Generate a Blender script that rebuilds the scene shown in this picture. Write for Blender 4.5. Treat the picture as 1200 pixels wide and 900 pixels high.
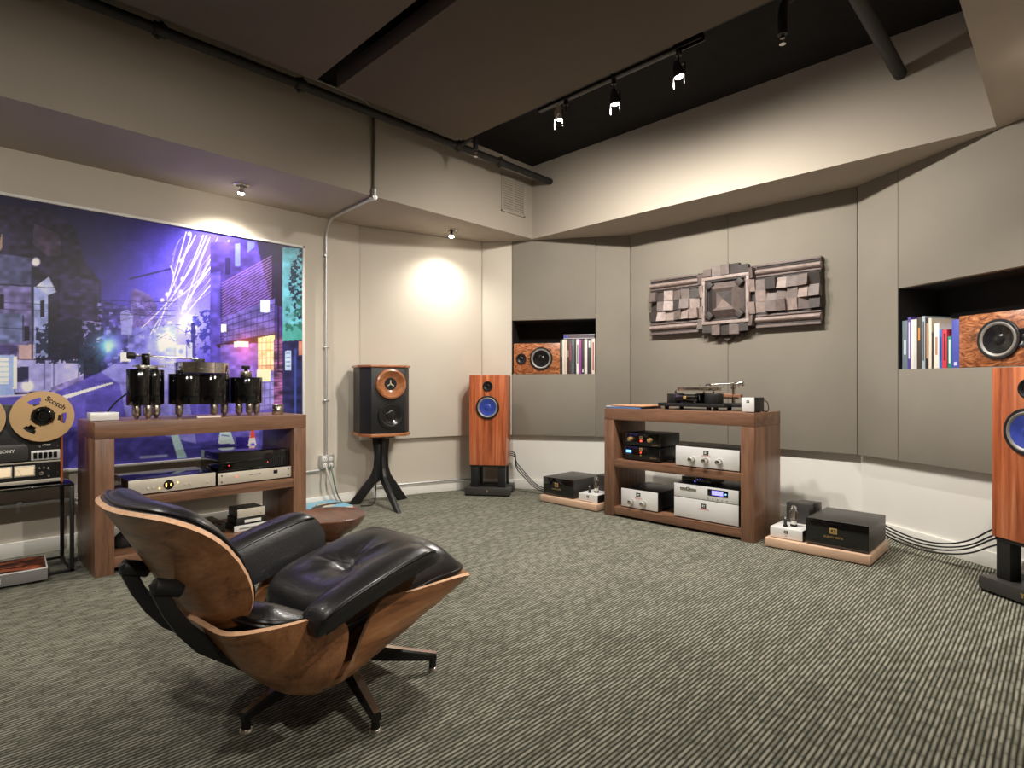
import bpy, bmesh, math, random
import numpy as np
from mathutils import Vector, Matrix, Euler
random.seed(7)
rng = np.random.default_rng(5)
for o in list(bpy.data.objects): bpy.data.objects.remove(o)
C = bpy.context.scene.collection
PI = math.pi
# ------------------------------------------------------------------ camera
TH = math.radians(44.5); S_, C_ = math.sin(TH), math.cos(TH); F = 667.0; H = 1.0
cam = bpy.data.cameras.new('camera'); cam.lens = F/1200*36; cam.sensor_width = 36; cam.clip_start = 0.02
co = bpy.data.objects.new('camera', cam); C.objects.link(co)
co.location = (0, 0, H); co.rotation_euler = (PI/2, 0, TH)
bpy.context.scene.camera = co
# ------------------------------------------------------------------ world, exposure
sc = bpy.context.scene
w = bpy.data.worlds.new('world'); sc.world = w; w.use_nodes = True
w.node_tree.nodes['Background'].inputs[0].default_value = (0.5, 0.48, 0.45, 1)
w.node_tree.nodes['Background'].inputs[1].default_value = 0.02
vs = sc.view_settings
vs.view_transform = 'Standard'; vs.look = 'None'; vs.gamma = 1.0; vs.use_curve_mapping = False
vs.exposure = 0.12
# ------------------------------------------------------------------ pixel -> place (a pixel is a direction; the plane it meets gives the distance)
def ray(px, py):
    k = (px-600)/F; q = (450-py)/F
    return Vector((-S_+C_*k, C_+S_*k, q))
def qZ(px, py, z): v = ray(px, py); t = (z-H)/v.z; return Vector((v.x*t, v.y*t))
def qX(px, py, X): v = ray(px, py); t = X/v.x; return (v.y*t, H+v.z*t)
def qY(px, py, Y): v = ray(px, py); t = Y/v.y; return (v.x*t, H+v.z*t)
# ------------------------------------------------------------------ materials
M = {}
def mat(name, col, rough=0.5, metal=0.0, bump=0.0, bscale=200, var=0.06, vscale=6, spec=0.5, emit=None, estr=0, coat=0, trans=0, sheen=0):
    m = bpy.data.materials.new(name); m.use_nodes = True; nt = m.node_tree; N = nt.nodes; L = nt.links
    b = N['Principled BSDF']
    b.inputs['Roughness'].default_value = rough; b.inputs['Metallic'].default_value = metal
    b.inputs['Specular IOR Level'].default_value = spec; b.inputs['Coat Weight'].default_value = coat
    b.inputs['Coat Roughness'].default_value = 0.08
    b.inputs['Transmission Weight'].default_value = trans; b.inputs['Sheen Weight'].default_value = sheen
    c = tuple(col)+(1,)
    b.inputs['Base Color'].default_value = c
    tc = N.new('ShaderNodeTexCoord')
    if var:
        n = N.new('ShaderNodeTexNoise'); n.inputs['Scale'].default_value = vscale; n.inputs['Detail'].default_value = 4
        L.new(tc.outputs['Object'], n.inputs['Vector'])
        r = N.new('ShaderNodeValToRGB'); r.color_ramp.elements[0].position = .3; r.color_ramp.elements[1].position = .7
        r.color_ramp.elements[0].color = tuple(x*(1-var) for x in col)+(1,)
        r.color_ramp.elements[1].color = tuple(min(1, x*(1+var)) for x in col)+(1,)
        L.new(n.outputs['Fac'], r.inputs['Fac']); L.new(r.outputs['Color'], b.inputs['Base Color'])
    if bump:
        n2 = N.new('ShaderNodeTexNoise'); n2.inputs['Scale'].default_value = bscale; n2.inputs['Detail'].default_value = 3
        L.new(tc.outputs['Object'], n2.inputs['Vector'])
        bp = N.new('ShaderNodeBump'); bp.inputs['Strength'].default_value = bump; bp.inputs['Distance'].default_value = 0.002
        L.new(n2.outputs['Fac'], bp.inputs['Height']); L.new(bp.outputs['Normal'], b.inputs['Normal'])
    if emit:
        b.inputs['Emission Color'].default_value = tuple(emit)+(1,); b.inputs['Emission Strength'].default_value = estr
    M[name] = m; return m
def wood(name, cols, axis='x', stretch=12, scale=7, rough=0.4, distort=1.2, coat=0.0, fine=0.35):
    m = bpy.data.materials.new(name); m.use_nodes = True; nt = m.node_tree; N = nt.nodes; L = nt.links
    b = N['Principled BSDF']; b.inputs['Roughness'].default_value = rough
    b.inputs['Coat Weight'].default_value = coat; b.inputs['Coat Roughness'].default_value = 0.15
    tc = N.new('ShaderNodeTexCoord'); mp = N.new('ShaderNodeMapping')
    sc3 = [scale]*3; sc3['xyz'.index(axis)] = scale/stretch
    mp.inputs['Scale'].default_value = sc3
    L.new(tc.outputs['Object'], mp.inputs['Vector'])
    n = N.new('ShaderNodeTexNoise'); n.inputs['Scale'].default_value = 1.6; n.inputs['Detail'].default_value = 6
    n.inputs['Distortion'].default_value = distort; L.new(mp.outputs[0], n.inputs['Vector'])
    n2 = N.new('ShaderNodeTexNoise'); n2.inputs['Scale'].default_value = 14; n2.inputs['Detail'].default_value = 3
    L.new(mp.outputs[0], n2.inputs['Vector'])
    mx = N.new('ShaderNodeMix'); mx.inputs['Factor'].default_value = fine
    L.new(n.outputs['Fac'], mx.inputs['A']); L.new(n2.outputs['Fac'], mx.inputs['B'])
    r = N.new('ShaderNodeValToRGB'); e = r.color_ramp.elements
    pos = np.linspace(.32, .68, len(cols))
    e[0].position = pos[0]; e[0].color = tuple(cols[0])+(1,); e[1].position = pos[-1]; e[1].color = tuple(cols[-1])+(1,)
    for p, c in list(zip(pos, cols))[1:-1]: q = e.new(p); q.color = tuple(c)+(1,)
    L.new(mx.outputs['Result'], r.inputs['Fac']); L.new(r.outputs['Color'], b.inputs['Base Color'])
    bp = N.new('ShaderNodeBump'); bp.inputs['Strength'].default_value = 0.08; bp.inputs['Distance'].default_value = 0.001
    L.new(n2.outputs['Fac'], bp.inputs['Height']); L.new(bp.outputs['Normal'], b.inputs['Normal'])
    M[name] = m; return m
def srgb(r, g, b):
    f = lambda c: ((c/255+.055)/1.055)**2.4 if c/255 > .04045 else c/255/12.92
    return (f(r), f(g), f(b))
mat('fabric', srgb(140, 134, 123), .95, bump=.25, bscale=500, var=.05, vscale=2.5, spec=.2)
mat('fabric_light', srgb(216, 208, 194), .95, bump=.2, bscale=500, var=.03, vscale=2, spec=.2)
mat('paint_wall', srgb(206, 198, 184), .8, bump=.1, bscale=300, var=.03, vscale=1.5, spec=.3)
mat('paint_white', srgb(240, 238, 231), .6, bump=.08, bscale=300, var=.03, vscale=2, spec=.3)
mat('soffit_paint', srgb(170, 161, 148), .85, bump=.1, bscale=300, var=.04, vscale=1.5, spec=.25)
mat('cloud_fabric', srgb(104, 94, 83), .95, bump=.2, bscale=500, var=.05, vscale=2, spec=.15)
mat('black_ceiling', srgb(30, 29, 29), .9, bump=.2, bscale=60, var=.15, spec=.2)
mat('niche_black', srgb(22, 20, 20), .8, var=.1)
mat('black_pipe', srgb(30, 29, 28), .6, var=.1)
mat('black_metal', srgb(24, 24, 25), .38, var=.05)
mat('black_satin', srgb(27, 27, 28), .45, bump=.1, bscale=400, var=.05)
mat('black_gloss', srgb(8, 8, 9), .07, var=0, coat=.6)
mat('charcoal', srgb(58, 56, 54), .42, bump=.15, bscale=600, var=.05)
mat('rubber', srgb(18, 18, 18), .7, var=.1)
mat('silver', srgb(236, 236, 234), .38, .2, bump=.05, bscale=300, var=.02)
mat('champagne', srgb(212, 204, 188), .38, .3, bump=.05, bscale=300, var=.02)
mat('chrome', srgb(225, 222, 218), .12, 1.0, var=0)
mat('steel', srgb(180, 172, 162), .25, 1.0, var=.05, vscale=30)
mat('galvanised', srgb(205, 206, 205), .38, .8, var=.06, vscale=40)
mat('aluminium', srgb(215, 212, 206), .2, .95, var=0)
mat('white_plastic', srgb(232, 230, 224), .45, var=.02)
mat('white_frame', srgb(238, 235, 230), .5, var=.02)
mat('dark_print', srgb(40, 38, 38), .6, var=0)
mat('red_print', srgb(215, 70, 85), .6, var=0)
mat('gold_print', srgb(206, 170, 112), .35, .5, var=0)
mat('gold_reel', srgb(226, 188, 138), .34, .55, bump=.03, var=.03)
mat('cream_meter', srgb(250, 232, 200), .4, var=.03, emit=srgb(255, 225, 180), estr=.35)
mat('led_red', srgb(255, 40, 30), .4, var=0, emit=(1, .05, .03), estr=4)
mat('led_blue', srgb(70, 150, 255), .4, var=0, emit=(.1, .35, 1), estr=4)
mat('led_amber', srgb(255, 170, 60), .4, var=0, emit=(1, .5, .1), estr=5)
mat('display_blue', srgb(110, 110, 255), .3, var=.3, vscale=120, emit=(.22, .2, 1), estr=2.2)
mat('leather', srgb(27, 26, 28), .36, bump=.35, bscale=140, var=.2, vscale=9, spec=.6, coat=.15)
mat('piping', srgb(12, 12, 13), .3, var=0)
mat('ply_edge', srgb(216, 172, 134), .5, var=.15, vscale=60)
mat('cone_blue', srgb(54, 74, 170), .35, var=.12, vscale=30, coat=.3)
mat('cone_black', srgb(20, 20, 21), .3, var=.1, coat=.2)
mat('cone_gloss', srgb(32, 31, 32), .22, .3, var=.1, coat=.4)
mat('cone_ring', srgb(150, 147, 142), .45, .3, var=.05)
mat('glass', (1, 1, 1), .02, var=0, trans=1.0)
mat('pale_cap', srgb(238, 234, 226), .5, var=0)
mat('copper', srgb(206, 138, 100), .3, .8, var=0)
mat('conduit_grey', srgb(150, 146, 138), .35, .8, var=.06, vscale=30)
mat('cable_green', srgb(96, 128, 118), .5, var=.05)
mat('cable_grey', srgb(196, 194, 186), .45, var=.04)
mat('lamp_glow', (1, .92, .8), .4, var=0, emit=(1, .9, .76), estr=60)
mat('art_dark', srgb(62, 55, 53), .6, bump=.3, bscale=120, var=.2, vscale=30)
mat('art_mid', srgb(112, 100, 96), .55, bump=.3, bscale=120, var=.2, vscale=30)
mat('art_light', srgb(158, 142, 136), .5, bump=.3, bscale=120, var=.2, vscale=30)
walnut = [srgb(86, 60, 45), srgb(116, 83, 63), srgb(134, 98, 75), srgb(156, 117, 91)]
for a in 'xyz': wood('walnut_'+a, walnut, a, 14, 9, .38, .8, .1)
for a in 'xyz': wood('shell_'+a, [srgb(100, 62, 38), srgb(156, 104, 66), srgb(178, 124, 82), srgb(198, 146, 102)], a, 9, 8, .36, 1.4, .15, .25)
wood('rosewood', [srgb(84, 38, 22), srgb(168, 86, 50), srgb(204, 114, 70), srgb(222, 144, 100)], 'z', 26, 20, .32, .4, .25, .2)
wood('burl', [srgb(40, 22, 14), srgb(140, 80, 48), srgb(190, 122, 78), srgb(214, 156, 112)], 'x', 2.6, 14, .3, 3.5, .3, .2)
wood('maple', [srgb(196, 158, 130), srgb(214, 180, 152), srgb(226, 196, 170)], 'x', 14, 9, .45, .5)
wood('horn_wood', [srgb(120, 70, 40), srgb(168, 106, 66), srgb(196, 134, 90)], 'x', 6, 14, .3, 1.2, .3)
wood('dark_walnut', [srgb(62, 38, 28), srgb(98, 62, 46), srgb(124, 84, 64)], 'x', 8, 10, .32, .9, .2)
def carpet():
    m = bpy.data.materials.new('carpet'); m.use_nodes = True; nt = m.node_tree; N = nt.nodes; L = nt.links
    b = N['Principled BSDF']; b.inputs['Roughness'].default_value = .95; b.inputs['Specular IOR Level'].default_value = .1
    tc = N.new('ShaderNodeTexCoord'); sp = N.new('ShaderNodeSeparateXYZ')
    wob = N.new('ShaderNodeTexNoise'); wob.inputs['Scale'].default_value = 9; wob.inputs['Detail'].default_value = 2
    L.new(tc.outputs['Object'], wob.inputs['Vector'])
    L.new(tc.outputs['Object'], sp.inputs[0])
    def mth(op, a, b_=None, c=None):
        n = N.new('ShaderNodeMath'); n.operation = op
        for i, v in enumerate((a, b_, c)):
            if v is None: continue
            if isinstance(v, (int, float)): n.inputs[i].default_value = v
            else: L.new(v, n.inputs[i])
        return n.outputs[0]
    x = mth('MULTIPLY_ADD', wob.outputs['Fac'], .004, sp.outputs[0])
    xs = mth('DIVIDE', x, .0145); col = mth('FLOOR', xs); fx = mth('FRACT', xs)
    wn = N.new('ShaderNodeTexWhiteNoise'); wn.noise_dimensions = '1D'; L.new(col, wn.inputs['W'])
    al = mth('ADD', mth('DIVIDE', sp.outputs[1], .09), mth('MULTIPLY', wn.outputs['Value'], 7.3))
    seg = mth('FLOOR', al); fr = mth('FRACT', al)
    cb = N.new('ShaderNodeCombineXYZ'); L.new(col, cb.inputs[0]); L.new(seg, cb.inputs[1])
    w2 = N.new('ShaderNodeTexWhiteNoise'); w2.noise_dimensions = '2D'; L.new(cb.outputs[0], w2.inputs['Vector'])
    rib = mth('POWER', mth('SINE', mth('MULTIPLY', fx, PI)), 1.35)
    dash = mth('POWER', mth('SINE', mth('MULTIPLY', fr, PI)), .16)
    fn = N.new('ShaderNodeTexNoise'); fn.inputs['Scale'].default_value = 260; fn.inputs['Detail'].default_value = 2
    L.new(tc.outputs['Object'], fn.inputs['Vector'])
    lev = mth('MULTIPLY_ADD', w2.outputs['Value'], .36, .62)
    hgt = mth('MULTIPLY', mth('MULTIPLY', rib, dash), lev)
    hf = mth('MULTIPLY_ADD', fn.outputs['Fac'], .35, hgt)
    big = N.new('ShaderNodeTexNoise'); big.inputs['Scale'].default_value = 3; big.inputs['Detail'].default_value = 3
    L.new(tc.outputs['Object'], big.inputs['Vector'])
    hv = mth('MULTIPLY_ADD', big.outputs['Fac'], .16, mth('SUBTRACT', hf, .08))
    r = N.new('ShaderNodeValToRGB'); e = r.color_ramp.elements
    e[0].position = .18; e[0].color = srgb(44, 45, 39)+(1,); e[1].position = 1.0; e[1].color = srgb(166, 164, 149)+(1,)
    q = e.new(.5); q.color = srgb(102, 103, 91)+(1,); q = e.new(.78); q.color = srgb(134, 133, 119)+(1,)
    L.new(hv, r.inputs['Fac']); L.new(r.outputs['Color'], b.inputs['Base Color'])
    bp = N.new('ShaderNodeBump'); bp.inputs['Strength'].default_value = .65; bp.inputs['Distance'].default_value = .006
    L.new(hf, bp.inputs['Height']); L.new(bp.outputs['Normal'], b.inputs['Normal'])
    M['carpet'] = m
carpet()
_pm = {}
def flat(r, g, b, rough=.5):
    k = ('col_%d_%d_%d' % (r, g, b))
    if k not in M: mat(k, srgb(r, g, b), rough, var=.04, vscale=20)
    return k
# ------------------------------------------------------------------ mesh helpers
class B:
    def __init__(s): s.bm = bmesh.new()
    def _merge(s, t, mx=None, mi=0):
        if mx is not None: bmesh.ops.transform(t, matrix=mx, verts=t.verts)
        for f in t.faces: f.material_index = mi
        me = bpy.data.meshes.new('t'); t.to_mesh(me); t.free(); s.bm.from_mesh(me); bpy.data.meshes.remove(me); return s
    def box(s, x0, x1, y0, y1, z0, z1, bev=0.0, seg=2, mx=None, mi=0):
        t = bmesh.new(); bmesh.ops.create_cube(t, size=1)
        for v in t.verts:
            v.co = Vector(((x0+x1)/2+v.co.x*(x1-x0), (y0+y1)/2+v.co.y*(y1-y0), (z0+z1)/2+v.co.z*(z1-z0)))
        if bev:
            bev = min(bev, .45*min(abs(x1-x0), abs(y1-y0), abs(z1-z0)))
            bmesh.ops.bevel(t, geom=list(t.edges), offset=bev, segments=seg, affect='EDGES', profile=.5)
        return s._merge(t, mx, mi)
    def cyl(s, p0, p1, r0, r1=None, seg=24, bev=0, mi=0):
        r1 = r0 if r1 is None else r1
        p0, p1 = Vector(p0), Vector(p1); t = bmesh.new(); d = p1-p0
        bmesh.ops.create_cone(t, cap_ends=True, segments=seg, radius1=r0, radius2=r1, depth=d.length)
        if bev:
            es = [e for e in t.edges if abs(e.verts[0].co.z-e.verts[1].co.z) < 1e-6]
            bmesh.ops.bevel(t, geom=es, offset=bev, segments=2, affect='EDGES', profile=.5)
        mx = Matrix.Translation((p0+p1)/2) @ d.to_track_quat('Z', 'Y').to_matrix().to_4x4()
        return s._merge(t, mx, mi)
    def lathe(s, prof, seg=40, mx=None, mi=0):          # prof [(r, h)] about z
        t = bmesh.new(); rows = []
        for r, h in prof:
            if r < 1e-6: rows.append([t.verts.new((0, 0, h))])
            else: rows.append([t.verts.new((r*math.cos(2*PI*i/seg), r*math.sin(2*PI*i/seg), h)) for i in range(seg)])
        for a, b in zip(rows, rows[1:]):
            for i in range(seg):
                j = (i+1) % seg
                if len(a) == 1 and len(b) == 1: continue
                if len(a) == 1: t.faces.new((a[0], b[i], b[j]))
                elif len(b) == 1: t.faces.new((a[i], b[0], a[j]))
                else: t.faces.new((a[i], b[i], b[j], a[j]))
        bmesh.ops.recalc_face_normals(t, faces=t.faces)
        return s._merge(t, mx, mi)
    def tube(s, pts, r, seg=10, smooth=0, mi=0, closed=False):
        pts = [Vector(p) for p in pts]
        for _ in range(smooth):
            n = [pts[0]] if not closed else []
            L_ = len(pts)
            for i in range(L_-(0 if closed else 1)):
                a, b = pts[i], pts[(i+1) % L_]; n += [a.lerp(b, .25), a.lerp(b, .75)]
            if not closed: n.append(pts[-1])
            pts = n
        t = bmesh.new(); rows = []; up = None; n = len(pts)
        for i, p in enumerate(pts):
            if closed: d = (pts[(i+1) % n]-pts[i-1]).normalized()
            else: d = (pts[min(i+1, n-1)]-pts[max(i-1, 0)]).normalized()
            if up is None: up = d.orthogonal().normalized()
            up = (up-d*up.dot(d))
            up = up.normalized() if up.length > 1e-6 else d.orthogonal().normalized()
            q = d.cross(up)
            rows.append([t.verts.new(p+(up*math.cos(2*PI*k/seg)+q*math.sin(2*PI*k/seg))*r) for k in range(seg)])
        pr = list(zip(rows, rows[1:]))+([(rows[-1], rows[0])] if closed else [])
        for a, b in pr:
            for k in range(seg): t.faces.new((a[k], a[(k+1) % seg], b[(k+1) % seg], b[k]))
        if not closed: t.faces.new(rows[0][::-1]); t.faces.new(rows[-1])
        bmesh.ops.recalc_face_normals(t, faces=t.faces)
        return s._merge(t, None, mi)
    def prism(s, poly, z0, z1, mx=None, bev=0, mi=0):    # poly in xy
        t = bmesh.new(); a = [t.verts.new((x, y, z0)) for x, y in poly]; b = [t.verts.new((x, y, z1)) for x, y in poly]
        n = len(poly); t.faces.new(a[::-1]); t.faces.new(b)
        for i in range(n): t.faces.new((a[i], a[(i+1) % n], b[(i+1) % n], b[i]))
        bmesh.ops.recalc_face_normals(t, faces=t.faces)
        if bev: bmesh.ops.bevel(t, geom=list(t.edges), offset=bev, segments=2, affect='EDGES', profile=.5)
        return s._merge(t, mx, mi)
    def verts(s, vs, fs, mi=0):
        t = bmesh.new(); q = [t.verts.new(v) for v in vs]
        for f in fs: t.faces.new([q[i] for i in f])
        bmesh.ops.recalc_face_normals(t, faces=t.faces)
        return s._merge(t, None, mi)
    def obj(s, name, m, parent=None, loc=None, rot=None, sharp=38, label=None):
        me = bpy.data.meshes.new(name); s.bm.to_mesh(me); s.bm.free()
        for p in me.polygons: p.use_smooth = True
        me.set_sharp_from_angle(angle=math.radians(sharp))
        for k in ([m] if isinstance(m, str) else m): me.materials.append(M[k])
        o = bpy.data.objects.new(name, me); C.objects.link(o)
        if parent: o.parent = parent
        if loc is not None: o.location = loc
        if rot is not None: o.rotation_euler = rot
        if label: o['label'] = label
        return o
def thing(name, label, cat, loc=(0, 0, 0), rotz=0, group=None):
    o = bpy.data.objects.new(name, None); C.objects.link(o); o.empty_display_size = .05
    o.location = loc; o.rotation_euler = (0, 0, rotz); o['label'] = label; o['category'] = cat
    if group: o['group'] = group
    return o
def tag(o, label, cat, group=None):
    o['label'] = label; o['category'] = cat
    if group: o['group'] = group
    return o
def struct(o): o['kind'] = 'structure'; return o
def text(s, size, mx, m, parent, name='lettering', ext=.0004, bold=0):
    cu = bpy.data.curves.new('f', 'FONT'); cu.body = s; cu.size = size; cu.extrude = ext; cu.align_x = 'CENTER'; cu.align_y = 'CENTER'
    cu.resolution_u = 3; cu.offset = bold
    t = bpy.data.objects.new('f', cu); C.objects.link(t)
    dg = bpy.context.evaluated_depsgraph_get(); me = bpy.data.meshes.new_from_object(t.evaluated_get(dg))
    bpy.data.objects.remove(t); me.transform(mx); me.materials.clear(); me.materials.append(M[m]); me.name = name
    o = bpy.data.objects.new(name, me); C.objects.link(o); o.parent = parent; return o
def copy_tree(o, parent=None):
    c = o.copy(); C.objects.link(c)
    if parent: c.parent = parent
    for ch in list(o.children): copy_tree(ch, c)
    return c
# text frames: face looking to -y (FRONT) or +x
def front(x, y, z): return Matrix.Translation((x, y, z)) @ Matrix.Rotation(PI/2, 4, 'X')
# ================================================================== the room
ZS = 2.355                                   # underside of soffits and bulkhead
XL = -4.36                                   # left wall
SX = qZ(624, 280, ZS).x                      # left soffit face
BY = qZ(624, 280, ZS).y                      # bulkhead face
YC = 0.5*(qZ(738, 275, ZS).y+qZ(1005, 219, ZS).y)   # centre panel wall
iL = Vector((qZ(738, 275, ZS).x, YC)); iR = Vector((qZ(1005, 219, ZS).x, YC))
XM = (iL.x+iR.x)/2
mir = lambda p: Vector((2*XM-p.x, p.y))
oL = qZ(600, 283, ZS); kL = qZ(565, 284, ZS); jL = qZ(422, 265, ZS)
oR = mir(oL); kR = mir(kL)+Vector((.28, -.1)); jR = mir(jL)+Vector((.33, 0))
XR = 2*XM-XL+.33; RSX = qZ(1168, 150, ZS).x
ZC = 3.03; ZP = 0.515; YB = -2.6             # black ceiling, panel bottoms, wall behind the camera
NZ0, NZ1 = 1.092, 1.603                      # niches
def simple(name, m, *boxes, bev=0):
    b = B()
    for q in boxes: b.box(*q, bev=bev)
    return struct(b.obj(name, m))
simple('floor', 'carpet', (XL-.1, XR+.1, YB-.1, 5.1, -.1, 0))
simple('ceiling', 'black_ceiling', (XL-.1, XR+.1, YB-.1, 5.1, ZC, ZC+.1))
simple('wall_left', 'paint_wall', (XL-.1, XL, YB, 5.0, 0, ZC))
simple('wall_right', 'paint_wall', (XR, XR+.1, YB, 5.0, 0, ZC))
simple('wall_front', 'paint_wall', (XL, XR, YB-.1, YB, 0, ZC))
simple('wall_back', 'paint_wall', (XL, XR, 5.0, 5.1, 0, ZC))
simple('trim_1', 'soffit_paint', (XL, SX, YB, BY, ZS, ZC)); bpy.data.objects['trim_1']['label'] = 'boxed soffit along the left wall'
simple('trim_2', 'soffit_paint', (SX, RSX, BY, 5.0, ZS, ZC)); bpy.data.objects['trim_2']['label'] = 'deep bulkhead over the panelled end wall'
simple('trim_3', 'soffit_paint', (RSX, XR, YB, 5.0, ZS, ZC)); bpy.data.objects['trim_3']['label'] = 'boxed soffit along the right wall'
simple('trim_4', 'soffit_paint', (XL, SX, BY, 5.0, ZS, ZC)); bpy.data.objects['trim_4']['label'] = 'boxed soffit in the far left corner'
simple('baseboard_left', 'paint_white', (XL, XL+.014, YB, jL.y-.05, 0, .085), bev=.003)
# ---- lower walls and fabric panels round the bay
def seg_slab(b, p0, p1, z0, z1, back, thick, bev=.003):
    """a slab whose room face runs p0->p1 shifted outward by `back`; room lies to the right of p0->p1"""
    d = (p1-p0); L = d.length; u = d/L; n = Vector((-u.y, u.x))        # n points out of the room
    mx = Matrix(((u.x, n.x, 0, p0.x), (u.y, n.y, 0, p0.y), (0, 0, 1, 0), (0, 0, 0, 1)))
    b.box(0, L, back, back+thick, z0, z1, bev=bev, mx=mx); return mx
bay = [jL, kL, oL, iL, iR, oR, kR, jR]
names = ['wall_bay_left', 'wall_strip_left', 'wall_splay_left', 'wall_center', 'wall_splay_right', 'wall_strip_right', 'wall_bay_right']
walls = {}
for nm, p0, p1 in zip(names, bay, bay[1:]):
    e_ = (p1-p0).normalized()*.03; p0, p1 = p0-e_, p1+e_
    b = B(); seg_slab(b, p0, p1, 0, ZP+.06, .05, .06, 0)
    walls[nm] = struct(b.obj(nm, 'paint_wall' if 'bay_left' in nm or 'strip_left' in nm else 'paint_white'))
    b = B(); seg_slab(b, p0, p1, 0, .088, .036, .014, .003)
    o = b.obj('baseboard', 'paint_white', walls[nm])
def panel(wall, p0, p1, s0, s1, z0, z1, m, th=.05):
    u = (p1-p0).normalized(); b = B()
    seg_slab(b, p0+u*s0, p0+u*s1, z0, z1, 0, th, .003)
    return b.obj('acoustic_panel', m, walls[wall])
g = .0012
panel('wall_bay_left', jL, kL, 0, (kL-jL).length-.002, ZP, ZS, 'fabric_light', .05)
panel('wall_strip_left', kL, oL, 0, (oL-kL).length-.002, ZP, ZS, 'fabric_light')
panel('wall_bay_right', kR, jR, 0, (jR-kR).length, ZP, ZS, 'fabric_light')
panel('wall_strip_right', oR, kR, 0, (kR-oR).length, ZP, ZS, 'fabric_light')
Lc = (iR-iL).length; sc_ = qY(853, 300, YC)[0]-iL.x
panel('wall_center', iL, iR, g, sc_-g, ZP, ZS, 'fabric'); panel('wall_center', iL, iR, sc_+g, Lc-g, ZP, ZS, 'fabric')
LW = (iL-oL).length; NI = .312                # plain strip beside the inner corner
def splay(wall, p0, p1, inner_first):
    a, bb = ((0, NI) if inner_first else (LW-NI, LW))
    panel(wall, p0, p1, a+g, bb-g, ZP, ZS, 'fabric')
    n0, n1 = ((NI, LW) if inner_first else (0, LW-NI))
    n0 += g; n1 -= g
    panel(wall, p0, p1, n0, n1, ZP, NZ0, 'fabric'); panel(wall, p0, p1, n0, n1, NZ1, ZS, 'fabric')
    u = (p1-p0).normalized(); q0 = p0+u*n0; L = n1-n0; n = Vector((-u.y, u.x))
    mx = Matrix(((u.x, n.x, 0, q0.x), (u.y, n.y, 0, q0.y), (0, 0, 1, 0), (0, 0, 0, 1)))
    b = B(); D = .33
    b.box(0, L, .05, D, NZ0-.02, NZ0, mx=mx); b.box(0, L, .05, D, NZ1, NZ1+.02, mx=mx)
    b.box(-.0, .006, .0025, D, NZ0, NZ1, mx=mx); b.box(L-.006, L, .0025, D, NZ0, NZ1, mx=mx); b.box(0, L, D, D+.02, NZ0-.02, NZ1+.02, mx=mx)
    b.obj('niche_lining', 'niche_black', walls[wall])
    return mx, L
NMXL, NL = splay('wall_splay_left', oL, iL, False)
NMXR, _ = splay('wall_splay_right', iR, oR, True)
# ---- hanging ceiling panels
CZ = 2.775; CY = 2.72
cx0 = -3.15; cx1 = 2*XM-cx0
ci = 0
for y0, y1, nm, lb in ((1.70, CY, 'ceiling_cloud', 'big taupe hanging ceiling panel beside the track lights'),
                   (-.3, 1.57, 'ceiling_cloud', 'big taupe hanging ceiling panel above the lounge chair and side table'),
                   (-2.2, -.42, 'ceiling_cloud', 'big taupe hanging ceiling panel behind the lounge chair')):
    o = B().box(cx0, cx1, y0, y1, CZ, CZ+.1, bev=.004).obj(nm, 'cloud_fabric'); struct(o); o['label'] = lb
# ---- ventilation grille on the soffit
t = thing('air_vent', 'white two-leaf louvred air vent on the soffit face', 'vent', (SX, 0, 0))
va = qX(587, 230, SX)[0]; vb = qX(614.5, 230, SX)[0]; vz0 = qX(600, 251, SX)[1]; vz1 = qX(600, 208, SX)[1]
b = B(); fw = .018
for q in ((va, vb, vz0, vz0+fw), (va, vb, vz1-fw, vz1), (va, va+fw, vz0, vz1), (vb-fw, vb, vz0, vz1), ((va+vb)/2-.006, (va+vb)/2+.006, vz0, vz1)):
    b.box(0, .012, *q, bev=.002)
b.obj('frame', 'soffit_paint', t)
B().box(0, .002, va+.01, vb-.01, vz0+.01, vz1-.01).obj('backing', 'charcoal', t)
n = 14; sl = None
for i in range(n):
    z = vz0+fw+(i+.5)*(vz1-vz0-2*fw)/n
    if sl is None:
        mx = Matrix.Rotation(math.radians(-58), 4, 'Y')
        sl = B().box(-.008, .008, va+fw, vb-fw, -.0012, .0012, mx=mx).obj('louvre', 'soffit_paint', t, loc=(.006, 0, z))
    else:
        c = sl.copy(); C.objects.link(c); c.location.z = z
# ================================================================== pipes, conduit, sprinklers
pX, pz = qY(645, 213, BY)
t = thing('sprinkler_pipe', 'black sprinkler pipe running along the left soffit with couplings', 'pipe', (pX, BY, pz))
B().tube([(0, 0, 0), (0, YB-BY, 0)], .028, 14).obj('pipe', 'black_pipe', t)
y1 = qX(537, 176, pX)[0]-BY; y2 = qX(586, 193, pX)[0]-BY
for y in (y1, y2, qX(352, 97, pX)[0]-BY, qX(187, 38, pX)[0]-BY):
    B().cyl((0, y-.03, 0), (0, y+.03, 0), .036, seg=16, bev=.004).cyl((0, y-.012, -.045), (0, y+.012, .045), .012, seg=8).obj('coupling', 'black_pipe', t)
B().tube([(0, y1, 0), (.17, y1, .02), (.2, y1, .01), (.2, y1, -.09)], .02, 12, 1).obj('branch', 'black_pipe', t)
def sprinkler_head(parent, x, y, z):
    h = B().cyl((x, y, z), (x, y, z-.02), .011, seg=10).cyl((x-.007, y, z-.02), (x-.004, y, z-.045), .002, seg=6).cyl((x+.007, y, z-.02), (x+.004, y, z-.045), .002, seg=6).cyl((x, y, z-.045), (x, y, z-.049), .016, seg=14).obj('sprinkler_head', 'chrome', parent)
    B().cyl((x, y, z-.02), (x, y, z-.044), .003, seg=8).obj('bulb', 'led_red' if False else 'copper', h)
sprinkler_head(t, .2, y1, -.09)
rX, rz = qY(1055, 87, BY)
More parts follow.
